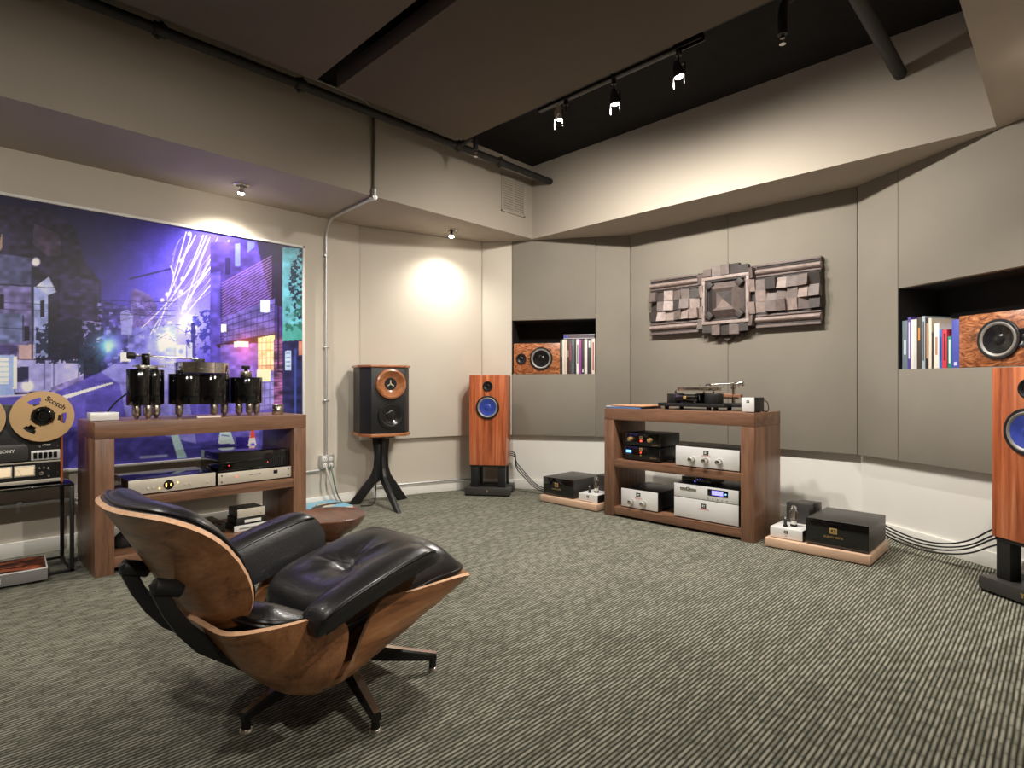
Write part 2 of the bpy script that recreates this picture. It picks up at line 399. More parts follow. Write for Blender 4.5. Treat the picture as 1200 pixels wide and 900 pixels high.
t = thing('sprinkler_pipe', 'thick black pipe running into the bulkhead beside the right soffit', 'pipe', (rX, BY, rz))
B().tube([(0, 0, 0), (0, YB-BY, 0)], .034, 16).obj('pipe', 'black_pipe', t)
# cross pipe under the black ceiling with a drop head
sz = 2.86; sp = qZ(917, 44, 2.75)
t = thing('sprinkler_drop', 'wrapped black sprinkler pipe with a drop head below the dark ceiling', 'pipe', (sp.x, sp.y, sz))
B().tube([(.0, 0, -.095), (0, 0, .01), (.01, 0, .06), (.06, 0, .085), (.5, 0, .085)], .024, 12, 1).obj('elbow', 'black_pipe', t)
B().tube([(-.02, .0, .115), (-2.0, .0, .115)], .014, 10).obj('pipe', 'black_pipe', t)
sprinkler_head(t, 0, 0, -.095)
# thin metal conduit: along the soffit face, down, under the soffit and down the wall to the outlet box
yc = qX(437, 190, SX)[0]; zc2 = qX(437, 130, SX)[1]; r = .011
t = thing('conduit', 'thin metal conduit bending from the soffit down the wall to outlet box', 'conduit', (XL, yc, 0))
ex = SX-XL
yd = qX(381, 400, XL)[0]-yc
pts = [(ex+.03, YB-yc, zc2+.05), (ex+.03, -.16, zc2+.05), (ex+.02, -.03, zc2+.03), (ex+.016, 0, zc2-.05), (ex+.016, 0, ZS+.02)]
B().tube(pts[:2]+pts[2:], r, 10, 2).obj('upper_run', 'conduit_grey', t)
B().cyl((ex+.016, 0, ZS+.045), (ex+.016, 0, ZS-.03), .018, seg=12).cyl((ex+.03, 0, ZS-.015), (ex-.03, 0, ZS-.015), .018, seg=12).obj('elbow', 'galvanised', t)
obY, obZ = qX(388, 540, XL)
B().tube([(ex, 0, ZS-.015), (.18, yd*.8, ZS-.015), (.07, yd, ZS-.03), (.016, yd, ZS-.12), (.016, yd, ZS-.3), (.016, yd, obZ+.05)], r, 10, 2).obj('lower_run', 'galvanised', t)
for z in (obZ+.5, 1.3, 2.05): B().box(0, .03, yd-.022, yd+.022, z-.008, z+.008, bev=.003).obj('strap', 'galvanised', t)
t = thing('outlet_box', 'galvanised four-socket outlet box on the wall under the conduit', 'outlet', (XL, yc+yd, obZ))
B().box(0, .05, -.055, .055, -.055, .055, bev=.006).obj('box', 'galvanised', t)
for dy in (-.025, .025):
    for dz in (-.025, .025):
        so = B().cyl((.05, dy, dz), (.053, dy, dz), .019, seg=20, bev=.001).obj('socket', 'white_plastic', t)
        B().box(.053, .0535, dy-.009, dy-.006, dz-.004, dz+.007).box(.053, .0535, dy+.006, dy+.009, dz-.004, dz+.007).cyl((.053, dy, dz-.01), (.0535, dy, dz-.01), .003, seg=8).obj('slot', 'dark_print', so)
t = thing('wall_conduit', 'horizontal metal conduit strapped low along the left wall', 'conduit', (XL, 0, .30))
B().tube([(.016, YB+.02, 0), (.016, yc+yd-.06, 0)], .012, 10).obj('pipe', 'galvanised', t)
for px in (22,):
    y = qX(px, 590, XL)[0]
    B().box(0, .032, y-.012, y+.012, -.016, .016, bev=.003).box(0, .006, y-.012, y+.012, -.05, -.012, bev=.002).cyl((.006, y, -.035), (.009, y, -.035), .006, seg=8).obj('strap', 'galvanised', t)
# cables by the outlet
oy = yc+yd
o = B().tube([(XL+.052, oy-.022, obZ-.03), (XL+.11, oy-.02, .24), (XL+.10, oy+.02, .12), (XL+.055, oy+.07, .035), (XL+.04, oy+.13, .022), (XL+.036, oy+.24, .018)], .008, 8, 3).obj('power_cable', 'cable_grey')
tag(o, 'pale power cable looping from the outlet box to the floor', 'cable')
o = B().tube([(XL+.052, oy+.022, obZ-.03), (XL+.085, oy+.025, .25), (XL+.09, oy+.04, .17), (XL+.075, oy+.075, .075), (XL+.085, oy+.115, .014), (XL+.085, oy+.15, .008)], .006, 8, 3).obj('power_cable', 'cable_green')
tag(o, 'thin green power cable hanging from the outlet box', 'cable')
u_ = (kL-jL).normalized(); nn = Vector((u_.y, -u_.x))
q0 = jL-nn*.022+u_*.13; q1 = kL-nn*.022
o = B().tube([(q0.x, q0.y, .105), (q1.x, q1.y, .105)], .011, 8).obj('floor_conduit', 'galvanised')
tag(o, 'pale conduit running low along the wall behind the horn speaker', 'conduit')
# ================================================================== lights
def spot(name, loc, target, power, angle, blend=.6, size=.03, col=(1, .935, .85), parent=None):
    l = bpy.data.lights.new(name, 'SPOT'); l.energy = power; l.spot_size = math.radians(angle); l.spot_blend = blend
    l.shadow_soft_size = size; l.color = col
    o = bpy.data.objects.new(name, l); C.objects.link(o)
    d = Vector(target)-Vector(loc); o.rotation_euler = d.to_track_quat('-Z', 'Y').to_euler()
    o.location = loc
    if parent:
        o.parent = parent; o.matrix_parent_inverse = Matrix.Translation(-Vector(parent.location))
    return o
# recessed wall washers in the soffits
def downlight(x, y, tx, ty, tz, power, label, ang=130, blend=1.0):
    t = thing('downlight', label, 'downlight', (x, y, ZS), group='small spotlights in the soffits')
    B().lathe([(.034, 0), (.052, 0), (.055, -.004), (.05, -.008), (.036, -.008), (.034, 0)], 28).obj('trim_ring', 'chrome', t)
    B().cyl((0, 0, 0), (0, 0, -.002), .034, seg=24).obj('recess', 'black_satin', t)
    d = (Vector((tx, ty, tz))-Vector((x, y, ZS-.04))).normalized()
    mx = Matrix.Translation((0, 0, -.035)) @ d.to_track_quat('Z', 'Y').to_matrix().to_4x4()
    B().lathe([(0, -.03), (.008, -.03), (.012, -.015), (.024, .012), (.026, .016), (.022, .017)], 24, mx).obj('lamp_body', 'glass' if False else 'chrome', t)
    B().lathe([(0, .0135), (.0215, .0135), (.0215, .018), (.017, .027), (.008, .032), (0, .033)], 24, mx).obj('lamp_face', 'lamp_glow', t)
    spot('downlight_beam', Vector((x, y, ZS-.035))+d*.04, (tx, ty, tz), power, ang, blend, .02, parent=t)
D1 = qZ(283, 217, ZS); D2 = qZ(529, 270, ZS)
PW = globals().get('PW', 1.0)
downlight(D1.x, D1.y, XL, D1.y, 1.2, 60, 'small bright downlight washing the wall above the street photograph', 125)
downlight(D2.x, D2.y, (jL.x+kL.x)/2+.25, D2.y-.1, .0, 36, 'small bright downlight above the pale corner panel', 140)
downlight(D1.x, -.25, XL, -.25, 1.2, 60, 'small downlight in the left soffit behind the tape deck', 125)
downlight(2*XM-D2.x, D2.y-.1, -.6, 3.6, .3, 75, 'small downlight in the right soffit beside the tower speaker', 95)
downlight(.16, 1.54, -3.4, 1.1, .35, 130, 'small downlight in the right soffit aimed across the lounge chair', 80)
downlight(.16, -.25, -3.9, .3, .55, 140, 'small downlight in the right soffit aimed at the tape deck', 75)
# track with heads
TZ = 2.775; TY = 2.78
tx0 = qY(632, 126, TY)[0]; tx1 = qY(824, 45, TY)[0]
t = thing('lighting_track', 'long black lighting track along the edge of the ceiling panel', 'track', (0, TY, TZ))
B().box(tx0, tx1+.0, -.018, .018, 0, .022, bev=.003).obj('rail', 'black_metal', t)
B().box(tx1-.16, tx1, -.022, .022, .0, .035, bev=.003).obj('feed_box', 'black_metal', t)
for x in (tx0+.1, (tx0+tx1)/2, tx1-.05): B().cyl((x, 0, .02), (x, 0, ZC-TZ), .006, seg=8).obj('hanger', 'black_metal', t)
def head(x, y, z, lamp, target, power, label, ang=178, kind='black', blend=.6):
    t = thing('track_spotlight', label, 'spotlight', (x, y, z), group='spotlights on the lighting track')
    L = Vector(lamp)-Vector((x, y, z)); d = (Vector(target)-Vector(lamp)).normalized()
    B().cyl((0, 0, 0), (0, 0, -.03), .016, seg=14, bev=.002).cyl((0, 0, -.03), (0, 0, L.z+.06), .005, seg=8).obj('stem', 'black_metal', t)
    mx = Matrix.Translation(L) @ d.to_track_quat('Z', 'Y').to_matrix().to_4x4()
    m = 'black_metal' if kind == 'black' else 'chrome'
    B().lathe([(0, -.075), (.014, -.075), (.018, -.06), (.027, -.04), (.03, -.004), (.031, .002), (.028, .002), (.026, -.008)], 28, mx).obj('lamp_housing', m, t)
    B().box(-.034, -.031, -.006, .006, -.06, .005, bev=.001, mx=Matrix.Translation(L)).box(.031, .034, -.006, .006, -.06, .005, bev=.001, mx=Matrix.Translation(L)).box(-.034, .034, -.006, .006, .055, .06, mx=Matrix.Translation(L)).box(-.034, -.031, -.006, .006, .0, .06, mx=Matrix.Translation(L)).box(.031, .034, -.006, .006, .0, .06, mx=Matrix.Translation(L)).obj('yoke', m, t)
    B().lathe([(0, -.012), (.0255, -.012), (.0255, -.002), (.02, .008), (.01, .013), (0, .014)], 24, mx).obj('lamp_face', 'lamp_glow', t)
    spot('track_beam', Vector(lamp)+d*.02, target, power, ang, blend, .03, parent=t)
lz = 2.64
P1 = qZ(796, 89, lz); P2 = qZ(721, 121, lz); P3 = qZ(655, 139, lz)
LTP = 106
head(P1.x, TY, TZ, (P1.x, P1.y, lz), (-1.2, 3.5, .3), LTP, 'black track spotlight beside the thick black pipe')
head(P2.x, TY, TZ, (P2.x, P2.y, lz), (-2.0, 3.6, .3), LTP, 'black middle track spotlight between two others')
head(P3.x, TY, TZ, (P3.x, P3.y, lz), (-2.95, 3.5, .3), LTP, 'chrome track spotlight toward the air vent', kind='chrome')
# unseen spotlights added behind the camera as fill for floor and chair
head(-2.9, -.36, 2.93, (-2.9, -.36, 2.70), (-2.7, 1.2, 0), 45, 'unseen added black spotlight in the slot behind the lounge chair over deck side', 85)
head(-1.2, -.36, 2.93, (-1.2, -.36, 2.70), (-1.6, 1.1, 0), 45, 'unseen added black spotlight in the slot behind the lounge chair beside the right soffit', 85)
# ================================================================== large street photograph on the left wall
PXP = XL+.035
y_r, z_t = qX(354, 291, PXP); z_b = qX(237, 536, PXP)[1]; y_l = y_r-(z_t-z_b)*1.5
def paint(px, py):
    """flat print: the night street, painted shape by shape; px, py run over the print"""
    n = px.shape; img = np.zeros(n+(3,))
    def noise(sx, sy, seed):
        r = np.random.default_rng(seed); g_ = r.random((64, 64))
        u = px/sx; v = py/sy; iu = np.floor(u).astype(int); iv = np.floor(v).astype(int); fu = u-iu; fv = v-iv
        fu = fu*fu*(3-2*fu); fv = fv*fv*(3-2*fv)
        G = lambda a, b: g_[a % 64, b % 64]
        return (G(iu, iv)*(1-fu)+G(iu+1, iv)*fu)*(1-fv)+(G(iu, iv+1)*(1-fu)+G(iu+1, iv+1)*fu)*fv
    def mix(mask, col, a=1.0):
        m = (mask*a)[..., None]; img[...] = img*(1-m)+np.array(col, float)*m
    def glow(cx, cy, r, col, a=1.0, p=2.0, sy=1.0):
        d = np.sqrt((px-cx)**2+((py-cy)*sy)**2); img[...] += (np.exp(-(d/r)**p)*a)[..., None]*np.array(col, float)
    def poly(pts, col, a=1.0, tex=0, soft=0):
        m = np.zeros(n, bool); P = pts; j = len(P)-1
        for i in range(len(P)):
            xi, yi = P[i]; xj, yj = P[j]
            if yi != yj:
                c = ((yi > py) != (yj > py)) & (px < (xj-xi)*(py-yi)/(yj-yi)+xi); m ^= c
            j = i
        m = m.astype(float)
        if tex: col = np.array(col, float)*(1+tex*(noise(7, 5, 3)-.5)[..., None]*2); mm = (m*a)[..., None]; img[...] = img*(1-mm)+col*mm
        else: mix(m, col, a)
    def line(p, q, wd, col, a=1.0):
        (x0, y0), (x1, y1) = p, q; dx, dy = x1-x0, y1-y0; L2 = dx*dx+dy*dy
        t = np.clip(((px-x0)*dx+(py-y0)*dy)/L2, 0, 1); d = np.hypot(px-x0-t*dx, py-y0-t*dy)
        mix(np.clip(1.2-d/wd, 0, 1), col, a)
    def curve(p, c, q, wd, col, a=1.0):
        k = 6; pr = None
        for i in range(k+1):
            t = i/k; pt = ((1-t)**2*p[0]+2*t*(1-t)*c[0]+t*t*q[0], (1-t)**2*p[1]+2*t*(1-t)*c[1]+t*t*q[1])
            if pr: line(pr, pt, wd, col, a)
            pr = pt
    R = np.random.default_rng(11)
    # sky
    mix(np.ones(n), (24, 18, 52)); glow(205, 385, 105, (78, 70, 190), 1.0, 1.8); glow(225, 300, 60, (34, 30, 90), .8)
    # far block of houses, left of the road
    poly([(-80, 235), (60, 245), (88, 268), (100, 310), (118, 330), (118, 440), (-80, 440)], (34, 28, 52), 1, .5)
    poly([(40, 262), (70, 275), (72, 300), (55, 300), (38, 285)], (74, 60, 84), .7, .3)
    poly([(-80, 290), (37, 302), (37, 334), (-80, 330)], (66, 68, 104), 1, .25)
    poly([(-80, 330), (37, 336), (40, 420), (-80, 420)], (96, 90, 138), 1, .35)
    poly([(-80, 366), (26, 368), (26, 402), (-80, 402)], (92, 100, 142), 1, .3)
    poly([(40, 335), (56, 345), (56, 418), (40, 420)], (140, 150, 204), 1, .2)
    poly([(42, 336), (57, 324), (66, 342), (56, 346)], (170, 176, 220), 1, .15)
    poly([(-80, 402), (20, 405), (20, 416), (-80, 414)], (70, 60, 112), 1, .2)
    poly([(22, 404), (40, 404), (40, 421), (22, 421)], (190, 160, 160), .9)
    poly([(-5, 300), (3, 270), (3, 290)], (200, 170, 130), .6)
    for q in ((47, 352, 52, 372), (84, 328, 94, 343), (84, 355, 96, 371), (28, 382, 35, 400), (-2, 345, 5, 362)):
        poly([(q[0], q[1]), (q[2], q[1]), (q[2], q[3]), (q[0], q[3])], (22, 18, 40))
    poly([(70, 320), (116, 330), (116, 375), (70, 375)], (58, 48, 98), .55, .4)
    poly([(96, 375), (118, 378), (118, 408), (97, 406)], (126, 116, 178), .9, .2)
    glow(42, 307, 5, (215, 215, 230), 1.0, 6)
    line((37, 320), (38, 420), 1.2, (40, 36, 66)); line((27, 370), (27, 400), 1, (24, 20, 40))
    for y in (332, 352, 360, 382): line((-40, y), (118, y+8), .5, (30, 26, 56), .8)
    # middle distance
    poly([(153, 341), (158, 338), (175, 345), (184, 358), (184, 382), (153, 384)], (104, 88, 164), 1, .25)
    poly([(118, 352), (153, 360), (153, 430), (118, 430)], (60, 52, 118), .8, .6)
    poly([(150, 384), (206, 380), (206, 432), (150, 432)], (112, 112, 196), .9, .3)
    for i in range(90):
        x, y = R.uniform(112, 200), R.uniform(352, 430); wd, hh = R.uniform(1, 6), R.uniform(1, 4); v = R.uniform(.5, 1.6)
        poly([(x, y), (x+wd, y), (x+wd, y+hh), (x, y+hh)], (min(255, 104*v), min(255, 102*v), min(255, 186*v)), .7)
    poly([(141, 366), (150, 362), (156, 372), (154, 392), (142, 392)], (150, 150, 214), .8)
    # wall, bushes, vending machine, motorbike
    poly([(18, 421), (60, 423), (60, 458), (18, 460)], (152, 150, 208), 1, .12)
    poly([(60, 423), (98, 420), (98, 446), (60, 458)], (168, 166, 224), 1, .1)
    for x in (52, 63, 92): line((x, 423), (x, 456), 1.1, (88, 84, 150))
    poly([(60, 454), (98, 440), (98, 450), (60, 463)], (112, 104, 160), 1, .5)
    m = (.6*noise(5, 4, 21)+.4*noise(1.7, 1.7, 23) > .42) & (px > 42) & (px < 122) & (py > 372+.25*np.abs(px-84)) & (py < 426+.0*px)
    mix(m.astype(float), (22, 26, 50), .85)
    m = (.6*noise(4, 4, 22)+.4*noise(1.7, 1.7, 24) > .45) & (px > 92) & (px < 124) & (py > 402) & (py < 440); mix(m.astype(float), (30, 42, 70), .85)
    poly([(20, 430), (34, 430), (34, 448), (20, 448)], (40, 40, 74)); glow(32, 452, 7, (150, 148, 190), .8, 4)
    poly([(-80, 416), (17, 416), (17, 466), (-80, 466)], (150, 170, 232)); poly([(-80, 419), (10, 419), (10, 450), (-80, 450)], (226, 238, 252))
    for i in range(5): line((-40, 424+6*i), (10, 424+6*i), .8, (150, 170, 214))
    poly([(16, 418), (20, 418), (20, 456), (15, 456)], (250, 226, 206))
    # road
    poly([(-80, 466), (60, 462), (118, 436), (132, 428), (330, 430), (330, 640), (-80, 640)], (92, 84, 178), 1, .10)
    poly([(118, 436), (134, 426), (215, 430), (230, 520), (150, 500), (140, 450)], (150, 150, 226), .7, .12)
    poly([(-80, 500), (150, 500), (230, 520), (330, 500), (330, 640), (-80, 640)], (74, 70, 150), .75, .14)
    poly([(72, 464), (130, 448), (134, 449), (78, 467)], (226, 228, 255)); line((-40, 467), (60, 461), 1.4, (206, 200, 240))
    poly([(200, 510), (209, 510), (219, 536), (208, 537)], (176, 208, 232)); line((165, 536), (195, 534), 2.0, (170, 180, 225))
    # bright lamps
    glow(220, 380, 24, (130, 150, 255), .85, 1.5); glow(193, 400, 13, (140, 160, 250), .8, 1.6); glow(126, 405, 12, (120, 190, 230), 1.0, 1.6)
    glow(221, 379, 7, (255, 255, 255), 1.4, 2.5); glow(193, 399, 5, (255, 250, 230), 1.0, 2.5); glow(205, 430, 26, (90, 100, 210), .4, 2)
    # vertical things by the lamp
    poly([(224, 378), (229, 378), (229, 430), (224, 430)], (70, 66, 150)); poly([(206, 404), (218, 404), (218, 420), (206, 420)], (210, 214, 240))
    poly([(141, 413), (153, 413), (153, 424), (141, 424)], (220, 226, 246)); poly([(219, 402), (225, 402), (225, 420), (219, 420)], (190, 192, 236))
    glow(212, 412, 3, (-60, -50, 0), 1, 4)
    line((152, 327), (200, 315), 1.3, (44, 36, 84)); line((200, 312), (203, 320), 1, (200, 196, 240))
    # cables
    for (p, c, q) in (((218, 272), (206, 318), (196, 350)), ((224, 276), (214, 310), (198, 346)), ((238, 276), (222, 322), (200, 350)),
                      ((242, 276), (226, 318), (204, 342)), ((229, 276), (218, 300), (210, 306)), ((268, 282), (240, 330), (203, 352)),
                      ((264, 290), (240, 322), (214, 360)), ((262, 318), (240, 340), (220, 366)), ((245, 280), (226, 330), (212, 368)),
                      ((256, 284), (238, 322), (216, 362)), ((200, 350), (180, 372), (166, 384)), ((204, 352), (186, 372), (176, 392)), ((196, 352), (190, 372), (184, 386))):
        curve(p, c, q, .75, (232, 228, 255), .85)
    for i in range(16):
        x0 = R.uniform(205, 266); y0 = R.uniform(276, 320); curve((x0, y0), (x0-R.uniform(8, 26), y0+R.uniform(18, 40)), (R.uniform(196, 222), R.uniform(346, 372)), .4, (196, 190, 240), .55)
    for i in range(30):
        x0 = R.uniform(150, 208); y0 = R.uniform(345, 395); line((x0, y0), (x0+R.uniform(-26, 26), y0+R.uniform(-6, 14)), .35, (36, 30, 84), .7)
    for x, y in ((213, 306), (214, 327), (222, 274), (212, 342), (196, 345), (216, 360), (190, 352)): glow(x, y, 2.2, (200, 200, 220), 1.0, 3)
    for y in (352, 362, 368): line((110, y), (205, y+2), .5, (30, 26, 70), .8)
    # foliage by the lamp
    m = (.6*noise(4, 4, 31)+.4*noise(1.6, 1.6, 32) > .5) & (np.hypot(px-243, (py-392)*.9) < 26); mix(m.astype(float), (40, 40, 120), .75)
    # right-hand building
    poly([(246, 284), (300, 282), (330, 288), (330, 402), (246, 420)], (58, 44, 118), 1, .25)
    poly([(300, 280), (331, 288), (331, 360), (318, 356)], (26, 18, 42), .8)
    poly([(246, 320), (258, 318), (258, 440), (246, 440)], (84, 72, 176), .8, .2)
    for i in range(26):
        y = 316+i*3.2; line((260, y+16), (318, y-16), .65, (150, 110, 170), .75)
    poly([(262, 372), (322, 350), (322, 396), (262, 402)], (92, 82, 156), .9, .25)
    for i in range(5): line((262, 377+i*6), (322, 356+i*9), .6, (48, 36, 84))
    for i in range(9):
        line((266+7*i, 372-2*i), (266+7*i, 402-i), .5, (52, 40, 92), .8)
    poly([(275, 286), (281, 285), (281, 312), (275, 312)], (86, 92, 214)); poly([(290, 282), (298, 284), (298, 290), (290, 296)], (80, 84, 200)); poly([(264, 302), (270, 302), (270, 322), (264, 322)], (36, 28, 76))
    poly([(305, 352), (316, 352), (316, 366), (305, 366)], (190, 226, 222)); poly([(259, 380), (265, 380), (265, 389), (259, 389)], (210, 220, 250))
    # lit shop front
    poly([(252, 404), (300, 394), (324, 390), (324, 402), (300, 402), (256, 408)], (52, 34, 48))
    poly([(258, 404), (302, 402), (302, 450), (258, 450)], (116, 96, 190), .8, .25)
    poly([(274, 400), (291, 400), (291, 407), (274, 407)], (255, 224, 206)); glow(284, 404, 14, (110, 40, 20), .7, 2)
    poly([(302, 396), (322, 392), (322, 442), (302, 444)], (236, 186, 146), 1, .2)
    for i in range(5): line((302, 402+9*i), (322, 401+9*i), .5, (150, 104, 92)); 
    for i in range(3): line((307+5*i, 396), (307+5*i, 442), .5, (160, 112, 96))
    glow(312, 402, 18, (110, 64, 30), .6, 2); glow(290, 420, 18, (70, 20, 30), .6, 2)
    poly([(302, 436), (322, 434), (322, 478), (302, 482)], (132, 124, 194), 1, .2)
    for i in range(5): line((302, 440+9*i), (322, 438+9*i), .5, (76, 66, 130))
    for i in range(4): line((304+6*i, 436), (304+6*i, 480), .5, (76, 66, 130))
    poly([(301, 433), (317, 432), (317, 447), (301, 447)], (250, 222, 182))
    poly([(321, 398), (331, 394), (331, 480), (321, 480)], (112, 72, 110), 1, .5)
    for i in range(20): line((321, 404+4*i), (331, 403+4*i), .4, (56, 36, 70))
    poly([(256, 446), (304, 446), (304, 520), (256, 520)], (120, 110, 196), .5, .2)
    # dark pipe and green-blue slot with leaves
    line((326, 328), (326, 432), 1.2, (34, 22, 38)); line((326, 435), (344, 438), 1.6, (34, 26, 42))
    poly([(331, 290), (360, 292), (360, 415), (331, 415)], (92, 158, 176), 1, .15); poly([(331, 380), (360, 380), (360, 415), (331, 415)], (70, 150, 140), .8)
    m = (.55*noise(3.2, 3.2, 41)+.45*noise(1.4, 1.4, 43) > .47) & (px > 336) & (py > 292) & (py < 392) & (px > 352-14*np.sin((py-285)/30)); mix(m.astype(float), (18, 26, 52), .9)
    m = (noise(3, 3, 42) > .62) & (px > 334) & (py > 350) & (py < 388); mix(m.astype(float), (40, 92, 84), .8)
    poly([(331, 400), (360, 398), (360, 520), (331, 520)], (40, 40, 84), 1, .3)
    poly([(334, 411), (341, 411), (341, 434), (334, 434)], (170, 190, 226)); line((346, 410), (346, 500), 1.4, (60, 84, 170)); poly([(350, 400), (360, 399), (360, 416), (350, 416)], (176, 120, 100))
    for i in range(4): line((335.5, 414+5*i), (339.5, 414+5*i), .6, (60, 60, 130))
    # signs and cone low down
    poly([(258, 506), (270, 506), (275, 520), (255, 520)], (196, 220, 238)); line((250, 522), (275, 524), 1.4, (50, 40, 100)); line((260, 510), (268, 511), .8, (70, 80, 150))
    poly([(276, 512), (292, 512), (292, 530), (278, 530)], (52, 40, 128)); poly([(292, 514), (294, 505), (297, 505), (302, 530), (289, 530)], (220, 226, 236))
    poly([(293.5, 508), (294, 503), (297, 503), (299, 513), (292.5, 513)], (226, 76, 60)); glow(296, 522, 3, (-120, -160, -20), 1, 4)
    img *= (1+.10*(noise(1.4, 1.4, 51)-.5)+.12*(noise(9, 9, 52)-.5))[..., None]
    img = np.clip(img, 0, 255)/255; return np.clip(img**1.04*1.2, 0, 1)
def poster():
    t = thing('street_photograph', 'wide framed photograph of a blue and purple night street on the wall', 'picture', (PXP, (y_l+y_r)/2, (z_b+z_t)/2))
    NX, NY = 600, 330
    Y = np.linspace(y_l, y_r, NX); Z = np.linspace(z_b, z_t, NY); YY, ZZ = np.meshgrid(Y, Z)
    # print coordinates: the grid of the print laid out like the picture seen from the seat
    d = -S_*PXP+C_*YY; rr = C_*PXP+S_*YY
    px = 600+F*rr/d; py = 450-F*(ZZ-H)/d
    v = (px < -60); px = np.maximum(px, -60-(-60-px)*.15)
    col = paint(px, py)
    lin = np.where(col > .04045, ((col+.055)/1.055)**2.4, col/12.92)
    vs_ = np.stack([np.zeros_like(YY), YY-(y_l+y_r)/2, ZZ-(z_b+z_t)/2], -1).reshape(-1, 3)
    i = np.arange(NX*NY).reshape(NY, NX); f = np.stack([i[:-1, :-1], i[:-1, 1:], i[1:, 1:], i[1:, :-1]], -1).reshape(-1, 4)
    me = bpy.data.meshes.new('print'); me.vertices.add(len(vs_)); me.vertices.foreach_set('co', vs_.ravel())
    me.loops.add(f.size); me.loops.foreach_set('vertex_index', f.ravel()); me.polygons.add(len(f))
    me.polygons.foreach_set('loop_start', np.arange(0, f.size, 4)); me.update(calc_edges=True)
    ca = me.color_attributes.new('print', 'FLOAT_COLOR', 'POINT')
    ca.data.foreach_set('color', np.concatenate([lin.reshape(-1, 3), np.ones((NX*NY, 1))], 1).ravel().astype(np.float32))
    m = bpy.data.materials.new('street_print'); m.use_nodes = True; N = m.node_tree.nodes; L = m.node_tree.links
    a = N.new('ShaderNodeAttribute'); a.attribute_name = 'print'; b = N['Principled BSDF']
    b.inputs['Roughness'].default_value = .35; b.inputs['Specular IOR Level'].default_value = .3
    L.new(a.outputs['Color'], b.inputs['Base Color']); me.materials.append(m)
    o = bpy.data.objects.new('print', me); C.objects.link(o); o.parent = t; o.location = (.002, 0, 0)
    hy = (y_r-y_l)/2; hz = (z_t-z_b)/2; fr = .017
    B().box(-.03, 0, -hy, hy, -hz, hz).obj('backing', 'white_frame', t)
    b = B()
    for q in ((-hy-fr, hy+fr, hz, hz+fr), (-hy-fr, hy+fr, -hz-fr, -hz), (-hy-fr, -hy, -hz-fr, hz+fr), (hy, hy+fr, -hz-fr, hz+fr)): b.box(-.033, .016, *q, bev=.001)
    b.obj('frame', 'white_frame', t)
poster()
# ================================================================== tape deck, its table, the book
TZt = .470
t = thing('side_table', 'slim black metal side table carrying the tape deck', 'table', (-3.80, .53, 0))
W_ = .78; Dp = .35; lg = .018
B().box(-Dp, 0, -W_, 0, TZt-.012, TZt, bev=.002).obj('top', 'black_gloss', t)
for x in (-lg, -Dp):
    for y in (-lg, -W_): B().box(x, x+lg, y, y+lg, 0.0, TZt-.012, bev=.001).obj('leg', 'black_metal', t)
for q in ((-Dp, 0, -lg, 0), (-Dp, 0, -W_, -W_+lg), (-lg, 0, -W_, 0), (-Dp, -Dp+lg, -W_, 0)): B().box(*q, 0, .014, bev=.001).obj('rail', 'black_metal', t)
DX = -3.86
t = thing('tape_deck', 'vintage open-reel tape deck with two level meters on black table', 'tape deck', (DX, .262, TZt), PI/2)
wv = .434; hw = wv/2; hd = .42
B().box(-hw, hw, 0, .2, .006, hd, bev=.004).obj('body', 'black_satin', t)
for s in (-1, 1): B().box(s*hw-.011*(s < 0)-.0, s*hw+.011*(s > 0)+.0, -.004, .2, .004, hd+.002, bev=.002).obj('side_panel', 'rosewood', t)
B().box(-hw, hw, -.006, 0, .012, .030, bev=.001).obj('lower_strip', 'champagne', t)
B().box(-hw, hw, -.006, 0, .118, .126, bev=.001).obj('middle_strip', 'champagne', t)
for x0 in (-.062, .028):
    mtr = B().box(x0, x0+.084, -.008, 0, .05, .108, bev=.003).obj('level_meter', 'champagne', t)
    B().box(x0+.006, x0+.078, -.0095, -.008, .058, .1, bev=.001).obj('dial', 'cream_meter', mtr)
    B().box(-.0006, .0006, -.0105, -.0095, 0, .034, mx=Matrix.Translation((x0+.03, 0, .06)) @ Matrix.Rotation(-.5, 4, 'Y')).obj('needle', 'dark_print', mtr)
cv = B().prism([(-.13, .136), (.075, .136), (.082, .15), (.082, .205), (.07, .222), (-.13, .222)], 0, .035, mx=Matrix(((1, 0, 0, 0), (0, 0, -1, 0), (0, 1, 0, 0), (0, 0, 0, 1))), bev=.003).obj('head_cover', 'charcoal', t)
text('SONY', .022, front(.0, -.0365, .188), 'white_plastic', cv, bold=.0004)
kp = B().box(.095, hw-.002, -.010, 0, .132, .182, bev=.002).obj('key_plate', 'silver', t)
for i in range(5): B().box(.104+.0205*i, .1195+.0205*i, -.022, -.010, .140, .172, bev=.003).obj('key', 'black_gloss', kp)
for x, z, rr_ in ((.128, .088, .006), (.146, .09, .006), (.136, .062, .011), (.166, .084, .007), (.166, .045, .006), (.13, .2, .005), (.15, .21, .008)):
    B().cyl((x, 0, z), (x, -.016, z), rr_, rr_*.9, 18, .001).obj('knob', 'chrome', t)
B().box(.14, .175, -.012, -.006, .205, .213, bev=.002).obj('lever', 'silver', t)
for i in range(2):
    for z in (.14, .2, .06, .11): B().cyl((hw-.012, 0, z), (hw-.012, -.003, z), .003, seg=8).obj('screw', 'chrome', t) if i else None
